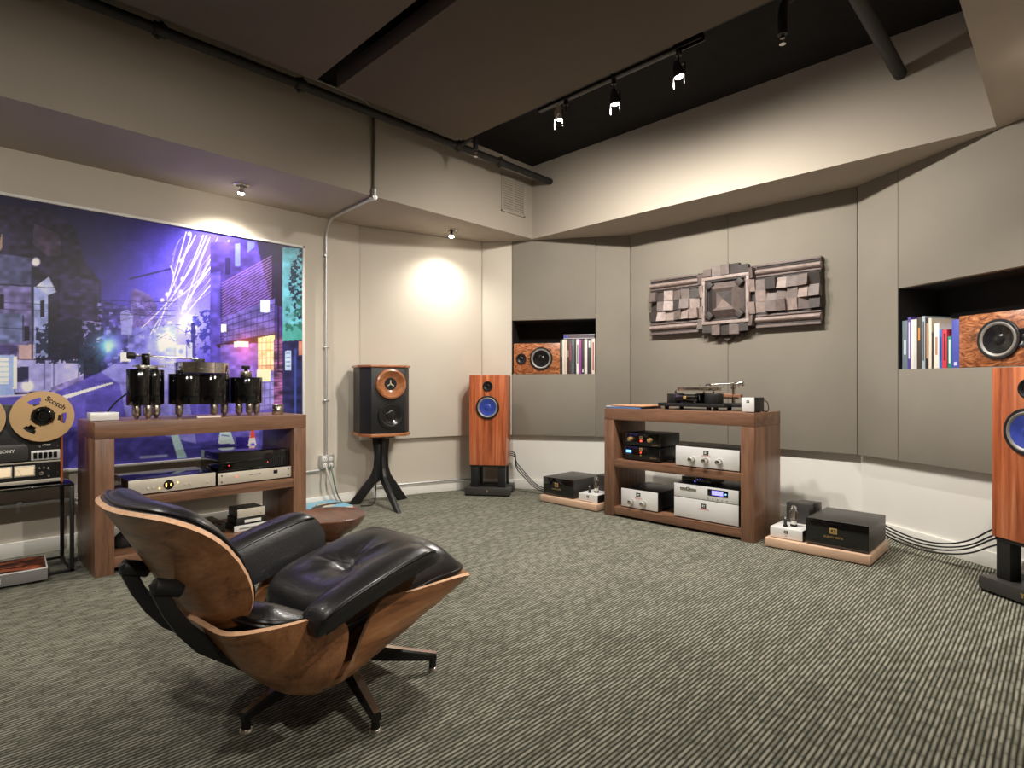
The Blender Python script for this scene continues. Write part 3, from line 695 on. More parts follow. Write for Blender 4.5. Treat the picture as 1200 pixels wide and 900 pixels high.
def reel(y, z, label, brand):
    t = thing('tape_reel', label, 'tape reel', (DX+.045, y, z), PI/2)
    R0, R1 = .05, .131; rr = [R0, .062, .078, .098, .112, R1-.004, R1]; sg = 72; b = B()
    def flange(y_):
        vs2 = []; fs = []
        for yy in (y_-.0012, y_+.0012):
            for r_ in rr:
                for i in range(sg): a = 2*PI*i/sg; vs2.append((r_*math.cos(a), yy, r_*math.sin(a)))
        nr = len(rr); ix = lambda l, k, i: l*nr*sg+k*sg+i % sg
        for k in range(nr-1):
            for i in range(sg):
                a = (i+.5)/sg*360; hole = k in (1, 2) and any(abs((a-c+180) % 360-180) < (17 if k == 2 else 14) for c in (112, 232, 352))
                nb = lambda kk, ii: 0 <= kk < nr-1 and kk in (1, 2) and any(abs(((ii % sg+.5)/sg*360-c+180) % 360-180) < (17 if kk == 2 else 14) for c in (112, 232, 352))
                if not hole: fs += [(ix(0, k, i), ix(0, k, i+1), ix(0, k+1, i+1), ix(0, k+1, i)), (ix(1, k, i), ix(1, k+1, i), ix(1, k+1, i+1), ix(1, k, i+1))]
        for i in range(sg): fs.append((ix(0, nr-1, i), ix(0, nr-1, i+1), ix(1, nr-1, i+1), ix(1, nr-1, i)))
        b.verts(vs2, fs)
    flange(-.006); flange(.004)
    b.obj('flange', 'gold_reel', t, sharp=30)
    mx = Matrix.Rotation(PI/2, 4, 'X')
    B().lathe([(0, -.012), (.052, -.012), (.052, .008)], 40, mx).obj('tape_core', 'dark_walnut', t)
    h_ = B().lathe([(0, .026), (.012, .026), (.014, .02), (.026, .02), (.03, .024), (.036, .022), (.044, .012), (.046, .006), (.046, 0)], 40, mx).obj('hub', 'black_gloss', t)
    for i in range(6): a = i*PI/3+.3; B().cyl((.052*math.cos(a), -.007, .052*math.sin(a)), (.052*math.cos(a), -.0085, .052*math.sin(a)), .003, seg=8).obj('rivet', 'dark_print', t)
    if brand:
        text(brand, .036, front(.052, -.0078, .067) @ Matrix.Rotation(-.62, 4, 'Z'), 'black_satin', t, bold=.0008)
    return t
reel(.401, .832, 'gold tape reel with black hub and printed name', 'Scotch')
reel(.126, .832, 'gold tape reel cut off beside the printed one', None)
# boxed book under the table
bp = qZ(56, 668, .06); t = thing('art_book', 'thick grey box set with an orange and brown cover on the floor', 'book', (bp.x, bp.y, .0), math.radians(86))
bw, bd, bh = .34, .27, .062
B().box(-bw, 0, 0, bd, .014, bh+.012, bev=.002).obj('box', flat(118, 116, 114), t)
B().box(-bw, 0, -.002, .006, .07, .076, bev=.001).box(-.006, 0, 0, bd, .07, .078, bev=.001).obj('rim', flat(226, 222, 216), t)
m = bpy.data.materials.new('cover_print'); m.use_nodes = True; N = m.node_tree.nodes; L = m.node_tree.links
tc = N.new('ShaderNodeTexCoord'); mp = N.new('ShaderNodeMapping'); mp.inputs['Scale'].default_value = (6, 16, 1); mp.inputs['Rotation'].default_value = (0, 0, .6)
n_ = N.new('ShaderNodeTexNoise'); n_.inputs['Scale'].default_value = 1.6; n_.inputs['Detail'].default_value = 5; n_.inputs['Distortion'].default_value = 1.0
r_ = N.new('ShaderNodeValToRGB'); e = r_.color_ramp.elements; e[0].position = .38; e[0].color = srgb(34, 18, 16)+(1,); e[1].position = .72; e[1].color = srgb(214, 176, 142)+(1,)
q = e.new(.5); q.color = srgb(92, 46, 30)+(1,); q = e.new(.6); q.color = srgb(196, 98, 56)+(1,)
L.new(tc.outputs['Object'], mp.inputs[0]); L.new(mp.outputs[0], n_.inputs['Vector']); L.new(n_.outputs['Fac'], r_.inputs['Fac']); L.new(r_.outputs['Color'], N['Principled BSDF'].inputs['Base Color']); M['cover_print'] = m
B().box(-bw+.004, -.006, .006, bd-.004, bh+.0118, bh+.0145).obj('cover', 'cover_print', t)
b = B()
for a in range(4): b.box(-.2+.012*(a % 2), -.19+.012*(a % 2), -.0025, -.001, .03+.012*(a//2), .04+.012*(a//2), bev=.0005)
b.obj('emblem', 'white_plastic', t)
# ================================================================== walnut consoles
def console(label, loc, rotz, Lr, Dr, Hr, mid, top=.086, leg=.085):
    t = thing('walnut_console', label, 'console', loc, rotz)      # local: x along, y back, z up, origin front left
    B().box(0, Lr, 0, Dr, Hr-top, Hr, bev=.002).obj('top', 'walnut_x', t)
    for x in (0, Lr-leg): B().box(x, x+leg, 0, Dr, 0, Hr-top-.0015, bev=.002).obj('side', 'walnut_z', t)
    for z in mid: B().box(leg, Lr-leg, .004, Dr-.004, z-.056, z, bev=.002).obj('shelf', 'walnut_x', t)
    return t
CRX0, CRX1, CRY = -2.552, -1.4175, 3.607
console('open walnut console under the wall sculpture with silver components', (CRX0, CRY, 0), 0, CRX1-CRX0, .45, .816, (.43, .075))
LRX, LRY0, LRH = -3.58, .583, .80
console('open walnut console in front of the street photograph', (LRX, LRY0, 0), PI/2, 1.135, .5, LRH, (.393, .09))
# ================================================================== lounge chair (local: x forward, y left, z up)
def lerp(a, b, t): return a+(b-a)*t
def patch(b, Sf, rings, segs, ex, off0, off1, inward, mi=(0, 0, 1), rmax=1.0):
    """closed rounded-square patch of surface Sf(a,b) between two normal offsets off0(a,b,rho) and off1"""
    def nrm(a, c):
        e = 1e-3; u = Sf(a+e, c)-Sf(a-e, c); v = Sf(a, c+e)-Sf(a, c-e); n = u.cross(v).normalized()
        return n if n.dot(inward-Sf(a, c)) > 0 else -n
    rhos = [rmax*(1-(1-i/rings)**1.7) for i in range(rings+1)]
    idx = {}; vs2 = []
    def se(t): return (math.copysign(abs(math.cos(t))**(2/ex), math.cos(t)), math.copysign(abs(math.sin(t))**(2/ex), math.sin(t)))
    for side, off in ((0, off0), (1, off1)):
        for k, rho in enumerate(rhos):
            for i in range(segs if k else 1):
                x, y = se(2*PI*i/segs); a, c = rho*x, rho*y
                p = Sf(a, c)+nrm(a, c)*off(a, c, rho); idx[side, k, i] = len(vs2); vs2.append(p)
    t = bmesh.new(); q = [t.verts.new(v) for v in vs2]
    def F_(ids, m): f = t.faces.new([q[j] for j in ids]); f.material_index = m
    for side in (0, 1):
        for i in range(segs):
            j = (i+1) % segs; F_((idx[side, 0, 0], idx[side, 1, i], idx[side, 1, j]), mi[side])
            for k in range(1, rings): F_((idx[side, k, i], idx[side, k+1, i], idx[side, k+1, j], idx[side, k, j]), mi[side])
    for i in range(segs): j = (i+1) % segs; F_((idx[0, rings, i], idx[1, rings, i], idx[1, rings, j], idx[0, rings, j]), mi[2])
    bmesh.ops.recalc_face_normals(t, faces=t.faces)
    me = bpy.data.meshes.new('t'); t.to_mesh(me); t.free(); b.bm.from_mesh(me); bpy.data.meshes.remove(me)
    rim = []
    for i in range(segs): x, y = se(2*PI*i/segs); rim.append((rmax*x, rmax*y, nrm(rmax*x, rmax*y)))
    return rim
V = Vector
def bez(pts, t):
    pts = [V(p) for p in pts]
    while len(pts) > 1: pts = [p.lerp(q, t) for p, q in zip(pts, pts[1:])]
    return pts[0]
def ush(a, w, rc, h):
    """rounded U section: returns (sideways, up) for a in -1..1"""
    wf = w-rc; th = PI/2 if h >= rc else math.acos(max(-1, 1-h/rc)); L = wf+rc*th+max(0, h-rc); q = abs(a)*L
    if q < wf: x, y = q, 0.0
    elif q < wf+rc*th: an = (q-wf)/rc; x, y = wf+rc*math.sin(an), rc*(1-math.cos(an))
    else: x, y = w, rc+(q-wf-rc*th)
    return math.copysign(x, a), y+.012*a*a
def head_s(a, b):
    t = (b+1)/2; c = bez([(-.440, .362), (-.520, .48), (-.570, .60), (-.640, .70)], t)
    w = lerp(.262, .285, t)
    an = 1.05*a; wrap = (1-math.cos(an))/(1-math.cos(1.05)); lat = w*math.sin(an)/math.sin(1.05)
    k = .105*(1-.25*t)+.02*math.sin(PI*min(1, max(0, t)))**2; return V((c.x+wrap*k*.86, lat, c.y+wrap*k*.36))
def back_c0(t): return bez([(-.222, .138), (-.335, .175), (-.40, .28), (-.470, .395)], t)
def back_s(a, b):
    t = (b+1)/2; c = back_c0(t); tt = min(1, max(0, t))
    k = lerp(.215, .060, tt)+.045*math.sin(PI*tt)**2; x, y = ush(a, lerp(.300, .325, tt), .13, k)
    dx, dz = lerp(.42, .80, tt), lerp(.96, .60, tt); return V((c.x+y*dx, x, c.y+y*dz))
def back_c(a, b):
    t = (b+1)/2; c = back_c0(t); tt = min(1, max(0, t)); an = 1.2*a; wr = (1-math.cos(an))/(1-math.cos(1.2))
    k = lerp(.20, .060, tt)+.045*math.sin(PI*tt)**2; dx, dz = lerp(.4, .80, tt), lerp(.92, .60, tt)
    return V((c.x+.02*(1-wr)+wr*k*dx, lerp(.285, .315, tt)*math.sin(an)/math.sin(1.2), c.y+.015*(1-wr)+wr*k*dz))
def seat_c0(t): return bez([(-.185, .148), (-.03, .190), (.16, .265), (.372, .338)], t)
def seat_s(a, b):
    t = (b+1)/2; c = seat_c0(t); tt = min(1, max(0, t))
    k = lerp(.235, .022, tt); x, y = ush(a, lerp(.295, .318, tt), .09, k); return V((c.x+y*lerp(.42, 0, min(1, tt*2.2)), x, c.y+y))
def seat_c(a, b):
    t = (b+1)/2; c = seat_c0(t); tt = min(1, max(0, t)); up = lerp(.10, .006, tt**2.2); w = abs(a)**3
    f = min(1, max(0, (tt-.72)/.28)); f = f*f*(3-2*f); return V((c.x+.012, lerp(.250, .302, f)*a, c.y+up+w*lerp(.02, .0, tt)))
CHX = Vector((-1.737+.0, .943))
ch = thing('lounge_chair', 'black leather lounge chair with curved walnut plywood shells on star base', 'chair', (CHX.x, CHX.y, 0), math.radians(94.5))
def shell(name, Sf, inward, ex, m):
    b = B(); patch(b, Sf, 12, 64, ex, lambda a, c, r: 0.0, lambda a, c, r: -.013, inward, (0, 0, 1))
    return b.obj(name, [m, 'ply_edge'], ch, sharp=40)
def cushion(name, Sf, inward, ex, thick, rmax=.965, pw=5, edge=.012):
    b = B(); rim = patch(b, Sf, 22, 72, ex, lambda a, c, r: .001, lambda a, c, r: edge+thick(a, c)*max(0, 1-(r/rmax)**pw)**.5, inward, (0, 0, 0), rmax)
    o = b.obj(name, 'leather', ch, sharp=80)
    B().tube([Sf(x, y)+n*(edge+.001) for x, y, n in rim], .006, 8, closed=True).obj('piping', 'piping', o)
    return o
fw_ = V((-.12, 0, .46)); hd_in = V((-.1, 0, .42)); st_in = V((.05, 0, .9))
shell('headrest_shell', head_s, hd_in, 3.2, 'shell_y')
cushion('headrest_cushion', head_s, hd_in, 3.2, lambda a, c: .062+.012*math.cos(a*2), .975)
shell('back_shell', back_s, fw_, 5, 'shell_y')
cushion('back_cushion', back_c, fw_, 3.4, lambda a, c: .078, .985)
shell('seat_shell', seat_s, st_in, 6, 'shell_x')
def seat_t(a, c):
    r2 = a*a*.9+(c+.12)**2; an = math.atan2(c+.12, a); d = .108-.034*math.exp(-r2/.010)-.026*math.exp(-r2/.12)
    d += .0055*math.cos(9*an+2*math.sin(4*an))*math.exp(-((math.sqrt(r2)-.3)/.2)**2)+.012*max(0, c)
    f = min(1, max(0, (c-.62)/.36)); f = f*f*(3-2*f)
    return d*(1-.8*f)
sc_o = cushion('seat_cushion', seat_c, st_in, 4.2, seat_t, .985, 5)
nb = seat_c(0, -.12)+V((-.3, 0, .95)).normalized()*(.012+.108-.056)
B().lathe([(0, .006), (.006, .005), (.010, .001), (.010, -.004), (0, -.004)], 16, Matrix.Translation(nb)).obj('button', 'piping', sc_o)
# armrests
def arm(s):
    b = B(); n = 22; rows = []; p0 = V((-.300, .352)); p1 = V((.105, .458)); ang = math.atan2(p1.y-p0.y, p1.x-p0.x)
    prof = [(-.052, .0), (-.057, .006), (-.057, .044), (-.050, .052), (-.02, .058), (.015, .060), (.042, .055), (.056, .04), (.066, .0), (.082, -.06), (.090, -.112), (.076, -.120), (.058, -.06), (.03, -.012), (-.01, -.008), (-.040, -.004)]
    vs2 = []; fs = []
    for i in range(n+1):
        t = i/n; e = max(0, abs(t-.5)*2); f = max(.04, (1-e**9))**.5 if i not in (0, n) else .35
        cx = lerp(p0.x, p1.x, t); cz = lerp(p0.y, p1.y, t)+.012*math.sin(PI*t)
        for (l, u) in prof:
            w = lerp(.86, 1.0, math.sin(PI*min(1, t*1.2)*.5)); uu = (u-.0)*f if u > 0 else u*f*lerp(.7, 1, t)
            vs2.append((cx-math.sin(ang)*uu, s*(.335-l*w*lerp(.75, 1, f)), cz+.012+math.cos(ang)*uu))
    m = len(prof)
    for i in range(n):
        for j in range(m): fs.append((i*m+j, i*m+(j+1) % m, (i+1)*m+(j+1) % m, (i+1)*m+j))
    fs.append(tuple(range(m))); fs.append(tuple(n*m+j for j in range(m))[::-1])
    o = b.verts(vs2, fs).obj('armrest', 'leather', ch, sharp=70)
    pts = [V(vs2[i*m+2]) for i in range(1, n)]; pts2 = [V(vs2[i*m+7]) for i in range(1, n)][::-1]
    B().tube(pts+pts2, .0045, 8, closed=True).obj('piping', 'piping', o)
    pts = [V(vs2[i*m+0]) for i in range(1, n)]
    B().tube(pts, .004, 8).obj('piping', 'piping', o)
arm(1); arm(-1)
# back braces
for s in (-1, 1):
    y = s*.115
    ctr = [(-.578, .522), (-.566, .490), (-.545, .440), (-.512, .385), (-.470, .335), (-.420, .290), (-.372, .248), (-.345, .232)]
    hw_ = [.014, .017, .017, .019, .022, .018, .015, .012]; up_, dn_ = [], []
    for i, (x_, z_) in enumerate(ctr):
        a_ = V(ctr[min(i+1, 7)])-V(ctr[max(i-1, 0)]); n_ = V((-a_.y, a_.x)).normalized(); up_.append((x_+n_.x*hw_[i], z_+n_.y*hw_[i])); dn_.append((x_-n_.x*hw_[i], z_-n_.y*hw_[i]))
    prof = up_+dn_[::-1]
    mx = Matrix(((1, 0, 0, 0), (0, 0, -1, y+.008), (0, 1, 0, 0), (0, 0, 0, 1)))
    br = B().prism(prof, 0, .016, mx=mx, bev=.002).obj('brace', 'black_satin', ch)
    B().cyl((-.582, y, .512), (-.520, y, .490), .021, seg=20, bev=.003).obj('spacer', 'black_satin', br)
    B().cyl((-.355, y, .24), (-.315, y, .262), .013, seg=16).obj('spacer', 'black_satin', br)
    B().cyl((-.43, y, .29), (-.395, y, .32), .013, seg=16).obj('spacer', 'black_satin', br)
# base
B().cyl((0, 0, .075), (0, 0, .15), .032, .026, 24, .003).cyl((0, 0, .14), (-.02, 0, .215), .018, seg=18).box(-.12, .12, -.09, .09, .185, .2, bev=.004, mx=Matrix.Rotation(-.28, 4, 'Y')).obj('hub', 'black_metal', ch)
hd_ = math.radians(94.5)
for k in range(5):
    az = math.radians(90+72*k)                 # direction in the seat plan, measured from the view axis
    wx, wy = math.cos(az), math.sin(az)        # right, depth
    X_ = -S_*wy+C_*wx; Y_ = C_*wy+S_*wx
    a = math.atan2(Y_, X_)-hd_; mx = Matrix.Rotation(a, 4, 'Z')
    b = B(); n = 10; vs2 = []; fs = []
    for i in range(n+1):
        t = i/n; r_ = lerp(.02, .328, t); zt = lerp(.155, .062, t**.85); hgt = lerp(.06, .024, t); w0 = lerp(.020, .013, t); w1 = lerp(.014, .010, t)
        vs2 += [(r_, -w0, zt-hgt), (r_, -w0, zt-.006), (r_, -w1, zt), (r_, w1, zt), (r_, w0, zt-.006), (r_, w0, zt-hgt)]
    for i in range(n):
        for j in range(6): fs.append((i*6+j, i*6+(j+1) % 6, i*6+6+(j+1) % 6, i*6+6+j))
    fs += [tuple(range(6)), tuple(n*6+j for j in range(6))]
    t = bmesh.new(); q = [t.verts.new(v) for v in vs2]
    for i, f in enumerate(fs):
        ff = t.faces.new([q[j] for j in f]); ff.material_index = 1 if (i < n*6 and i % 6 in (2,)) else 0
    bmesh.ops.recalc_face_normals(t, faces=t.faces)
    me = bpy.data.meshes.new('t'); bmesh.ops.transform(t, matrix=mx, verts=t.verts); t.to_mesh(me); t.free(); b.bm.from_mesh(me); bpy.data.meshes.remove(me)
    lg_ = b.obj('leg', ['black_metal', 'aluminium'], ch, sharp=25)
    p = mx @ V((.316, 0, 0))
    B().cyl((p.x, p.y, .014), (p.x, p.y, .05), .013, .012, 16).obj('foot', 'black_metal', lg_)
    B().cyl((p.x, p.y, 0), (p.x, p.y, .014), .021, .015, 20, .003).obj('glide', 'aluminium', lg_)
# ================================================================== turned stool
sp_ = qZ(385, 603, .38)
t = thing('turned_stool', 'small round turned walnut stool with dished top beside the chair', 'stool', (sp_.x, sp_.y, 0))
B().lathe([(0, .362), (.09, .364), (.15, .374), (.166, .381), (.170, .378), (.168, .365), (.15, .335), (.115, .305), (.075, .285), (.06, .265), (.075, .235), (.095, .205), (.098, .185), (.085, .15), (.06, .125), (.072, .105), (.11, .08), (.15, .045), (.165, .015), (.163, 0), (0, 0)], 56).obj('body', 'dark_walnut', t)
# ================================================================== components
def comp(name, label, cat, loc, rotz, w_, d_, h_, fm, bm_, ft=.008, fp=.008, group=None, bev=.002):
    t = thing(name, label, cat, loc, rotz, group)      # local origin: front left, on the shelf
    B().box(0.002, w_-.002, fp, d_, ft, h_-.001, bev=bev).obj('case', bm_, t)
    B().box(0, w_, 0, fp, ft, h_, bev=bev*.7).obj('front_plate', fm, t)
    for x in (.03, w_-.03):
        for y in (.03, d_-.03): B().cyl((x, y, 0), (x, y, ft), .014, seg=14).obj('foot', 'rubber', t)
    return t
def plate(t, x, z, s=.022, m='dark_print', y=0):
    p = B().box(x-s/2, x+s/2, y-.0012, y+.0004, z-s*.42, z+s*.42, bev=.0004).obj('maker_plate', m, t)
    inner = 'silver' if m == 'dark_print' else 'dark_print'
    B().box(x-s*.28, x-s*.04, y-.0016, y-.001, z-s*.2, z+s*.2).box(x+s*.06, x+s*.28, y-.0016, y-.001, z-s*.2, z-s*.08).box(x+s*.06, x+s*.28, y-.0016, y-.001, z+s*.04, z+s*.2).obj('emblem', inner, p)
def knob(t, x, z, r=.013, L=.028, m='chrome', y=0):
    k = B().cyl((x, y, z), (x, y-.006, z), r*1.05, seg=24).cyl((x, y-.006, z), (x, y-L, z), r, r*.86, 24, .002).obj('knob', m, t)
    B().box(x-.001, x+.001, y-L-.0006, y-L+.001, z, z+r*.7).obj('pointer', 'dark_print', k)
# ---- centre console, upper shelf
zs = .43
x0 = qY(729.4, 540, 3.66)[0]; x1 = qY(772, 540, 3.66)[0]
t = comp('phono_stage', 'black box with a blue display, under another black box', 'hi-fi component', (x0, 3.66, zs), 0, x1-x0, .30, .104, 'black_gloss', 'black_satin')
B().box(.035, .078, -.001, 0, .058, .076, bev=.0003).obj('display', 'led_blue', t)
plate(t, .16, .088, .024, 'gold_print'); B().cyl((.16, 0, .064), (.16, -.003, .064), .005, seg=10).obj('lamp', 'led_red', t); B().cyl((.16, 0, .044), (.16, -.004, .044), .005, seg=10).obj('button', 'gold_print', t)
text('AUDIO NOTE', .009, front(.262, -.0006, .03), 'gold_print', t)
t = comp('phono_stage', 'black box with two gold knobs and red lamp on top of another', 'hi-fi component', (x0+.004, 3.664, zs+.105), 0, x1-x0, .30, .098, 'black_gloss', 'black_satin')
plate(t, .155, .07, .026, 'gold_print'); B().box(.147, .163, -.002, 0, .038, .05, bev=.0005).obj('lamp', 'led_red', t)
knob(t, .07, .055, .016, .03, 'gold_print'); knob(t, .235, .055, .016, .03, 'gold_print')
text('AUDIO NOTE', .009, front(.265, -.0006, .02), 'gold_print', t)
xa = qY(791.8, 540, 3.63)[0]; xb = qY(866.5, 540, 3.63)[0]
t = comp('preamplifier', 'wide silver preamplifier with three knobs on the upper shelf', 'preamplifier', (xa, 3.63, zs), 0, xb-xa, .36, .14, 'silver', 'charcoal')
plate(t, .222, .108, .036); text('AUDIO NOTE', .010, front(.222, -.0006, .085), 'red_print', t)
for x in (.125, .222, .318): knob(t, x, .057, .018, .046)
# lower shelf
zl = .075
xc = qY(728, 590, 3.64)[0]; xd = qY(770.5, 590, 3.64)[0]
t = comp('line_stage', 'narrow silver two-knob box on the lower console shelf', 'hi-fi component', (xc, 3.64, zl), 0, xd-xc, .38, .142, 'silver', 'black_satin')
plate(t, .148, .108, .036); text('AUDIO NOTE', .010, front(.148, -.0006, .082), 'red_print', t)
knob(t, .095, .052, .017, .046); knob(t, .198, .052, .017, .046)
xe = qY(790, 590, 3.63)[0]; xf = qY(865.5, 590, 3.63)[0]; wd = xf-xe
t = comp('power_supply', 'plain silver box with a small plate under the disc player', 'hi-fi component', (xe, 3.63, zl), 0, wd, .38, .142, 'silver', 'black_satin')
plate(t, .217, .105, .036); text('AUDIO NOTE', .012, front(.217, -.0006, .082), 'red_print', t)
t = comp('disc_player', 'silver disc player with a lit blue display', 'disc player', (xe, 3.63, zl+.1425), 0, wd, .38, .094, 'silver', 'black_satin', ft=.004)
B().box(.045, .165, -.0012, 0, .05, .07, bev=.001).obj('disc_tray', 'aluminium', t); plate(t, .105, .066, .024, y=-.001)
dp = B().box(.245, .385, -.0015, 0, .038, .082, bev=.001).obj('window', 'black_gloss', t); B().box(.275, .352, -.0022, -.001, .046, .075).obj('display', 'display_blue', dp)
B().cyl((.37, -.0015, .06), (.37, -.004, .06), .005, seg=10).obj('lamp', 'led_blue', dp)
for i in range(5): B().cyl((.25+.032*i, 0, .02), (.25+.032*i, -.004, .02), .0045, seg=12).obj('button', 'chrome', t)
t = comp('network_box', 'slim black box with blue lights lying on the disc player', 'hi-fi component', (xe+.02, 3.70, zl+.2365), 0, .22, .2, .042, 'black_gloss', 'black_satin', ft=.003)
for i in range(3): B().cyl((.12+.018*i, 0, .03), (.12+.018*i, -.001, .03), .002, seg=8).obj('light', 'display_blue', t)
B().cyl((.1, 0, .014), (.1, -.001, .014), .004, seg=10).obj('light', 'display_blue', t)
o = B().tube([(xe-.05, 3.98, zl+.002), (xe-.09, 3.98, .2), (xe-.06, 4.0, .33), (xe-.03, 4.12, .36)], .006, 8, 2).obj('interconnect_cable', 'rubber'); tag(o, 'black cable arching up behind the silver two-knob box', 'cable')
o = B().tube([(xe-.12, 3.99, zl+.145), (xe-.13, 4.0, .28), (xe-.07, 4.03, .34), (xe, 4.1, .30)], .004, 8, 2).obj('interconnect_cable', 'rubber'); tag(o, 'thin black cable curling behind the lower console shelf', 'cable')
# console top: records, turntable, small supply
zt_ = .816
xr = qY(716, 474, 3.70)[0]
o = B().box(0, .30, 0, .30, 0, .009, bev=.001).obj('record_sleeve', flat(72, 118, 176), loc=(xr, 3.64, zt_)); tag(o, 'blue record sleeve lying lowest on the console top', 'record')
o = B().box(0, .30, 0, .30, 0, .008, bev=.001).obj('record_sleeve', flat(226, 206, 182), loc=(xr-.012, 3.652, zt_+.009)); tag(o, 'cream record sleeve on the blue one', 'record')
o = B().box(0, .30, 0, .30, 0, .006, bev=.001).obj('record_sleeve', flat(206, 152, 116), loc=(xr+.03, 3.65, zt_+.017), rot=(0, 0, -.03)); tag(o, 'orange record sleeve topmost on the console', 'record')
xg = qY(771, 475, 3.72)[0]
t = thing('turntable', 'black turntable with twin drum pods and silver tonearm on walnut console', 'turntable', (xg, 3.72, zt_))
B().box(0, .50, 0, .30, .024, .048, bev=.003).obj('plinth', 'black_satin', t)
B().box(.44, .60, .10, .30, .026, .046, bev=.003).obj('arm_board', 'black_satin', t)
for x, y in ((.05, .04), (.37, .04), (.42, .04), (.05, .26), (.42, .26)): B().cyl((x, y, 0), (x, y, .024), .015, .017, 16).obj('foot', 'rubber', t)
for x, y in ((.095, .09), (.385, .09), (.25, .22)):
    p = B().cyl((x, y, .048), (x, y, .115), .062, seg=40, bev=.003).obj('pod', 'black_satin', t)
    B().cyl((x, y, .115), (x, y, .128), .011, seg=16).cyl((x, y, .128), (x, y, .142), .006, seg=12).obj('cap', 'chrome', p)
mo = B().cyl((.13, .03, .085), (.30, .03, .085), .026, seg=28, bev=.004).box(.17, .26, .01, .05, .048, .062, bev=.002).obj('motor', 'black_gloss', t)
B().cyl((.212, .004, .088), (.212, -.004, .088), .012, seg=20, bev=.002).obj('badge', 'gold_print', mo)
B().box(.14, .29, .003, .006, .096, .102, bev=.001).obj('trim_line', 'chrome', mo)
pl = B().lathe([(0, .138), (.15, .138), (.152, .142), (.152, .158), (.148, .161), (0, .161)], 64, Matrix.Translation((.245, .15, 0))).obj('platter', 'steel', t)
B().cyl((.245, .15, .161), (.245, .15, .175), .004, seg=10).obj('spindle', 'chrome', pl)
B().cyl((.36, .2, .1), (.5, .22, .1), .018, seg=16, bev=.002).box(.40, .53, .19, .23, .09, .112, bev=.002).obj('arm_pod', 'walnut_x', t)
ta = B().cyl((.475, .2, .04), (.475, .2, .16), .012, .009, 16).cyl((.475, .2, .15), (.475, .2, .195), .019, .016, 20, .003).obj('tonearm_pillar', 'steel', t)
B().tube([(.53, .21, .185), (.475, .2, .185), (.37, .19, .182), (.305, .17, .178)], .006, 10).obj('tonearm', 'steel', ta)
B().cyl((.505, .205, .187), (.545, .212, .187), .02, seg=20, bev=.004).obj('counterweight', 'chrome', ta)
B().box(.285, .325, .158, .182, .166, .186, bev=.003).obj('headshell', 'chrome', ta)
xh, xi = qY(869, 470, 3.655)[0], qY(883, 470, 3.655)[0]
t = comp('turntable_supply', 'small square silver-faced box beside the turntable', 'hi-fi component', (xh, 3.655, zt_), 0, xi-xh+.004, .17, .098, 'silver', 'black_satin', ft=.006)
plate(t, .04, .072, .018)
o = B().tube([(xi+.005, 3.80, zt_+.08), (xi+.03, 3.81, zt_+.07), (xi+.04, 3.81, zt_+.004), (xi-.02, 3.86, zt_+.004)], .003, 6, 2).obj('supply_lead', 'rubber'); tag(o, 'thin black lead curving from the small silver-faced box', 'cable')
# ================================================================== left console
def lr(px, py, X=LRX): y, z = qX(px, py, X); return y
zm = .393
t = comp('cd_preamplifier', 'champagne-fronted component with round amber display on left console shelf', 'hi-fi component', (LRX-.02, lr(254, 560)-.435, zm), PI/2, .435, .36, .086, 'champagne', 'black_gloss')
xx = lr(199, 568)-(lr(254, 560)-.435)
ds = B().cyl((xx, 0, .044), (xx, -.003, .044), .026, seg=36, bev=.001).obj('round_display', 'black_gloss', t)
B().box(xx-.016, xx-.010, -.0036, -.003, .034, .054).box(xx+.008, xx+.014, -.0036, -.003, .036, .05).obj('digits', 'led_amber', ds)
for dx, dz in ((.045, .052), (-.045, .03)): B().cyl((xx+dx, 0, dz), (xx+dx, -.001, dz), .004, seg=10).obj('light', 'led_amber', t)
for dx in (-.1, -.075, .085, .11, .2): B().cyl((xx+dx, 0, .036), (xx+dx, -.004, .036), .007, seg=14, bev=.001).obj('button', 'champagne', t)
ya = lr(257, 560); yb = lr(343, 552)
t = comp('tube_amplifier', 'black caged amplifier with champagne front strip on left console shelf', 'amplifier', (LRX-.02, ya, zm), PI/2, yb-ya, .36, .076, 'champagne', 'black_satin')
wq = yb-ya
cg = B().box(.012, wq-.004, .025, .35, .076, .190, bev=.002).obj('cage', 'black_gloss', t)
for i in range(16): B().box(wq*.62+.01*i, wq*.62+.004+.01*i, .023, .027, .085, .165).obj('slot', 'rubber', cg)
for x in (.07, .30): B().cyl((x, .0255, .115), (x, .0245, .115), .003, seg=8).obj('glow', 'led_red', cg)
for x in (.02, wq-.02):
    for z in (.022, .06): B().box(x-.004, x+.004, -.001, 0, z-.004, z+.004).obj('screw', 'dark_print', t)
B().cyl((.105, 0, .048), (.105, -.001, .048), .004, seg=10).obj('light', 'led_red', t)
B().box(wq-.115, wq-.09, -.003, 0, .04, .062, bev=.001).obj('switch', 'black_gloss', t)
B().box(.18, .25, -.0004, 0, .048, .052).obj('marking', 'dark_print', t)
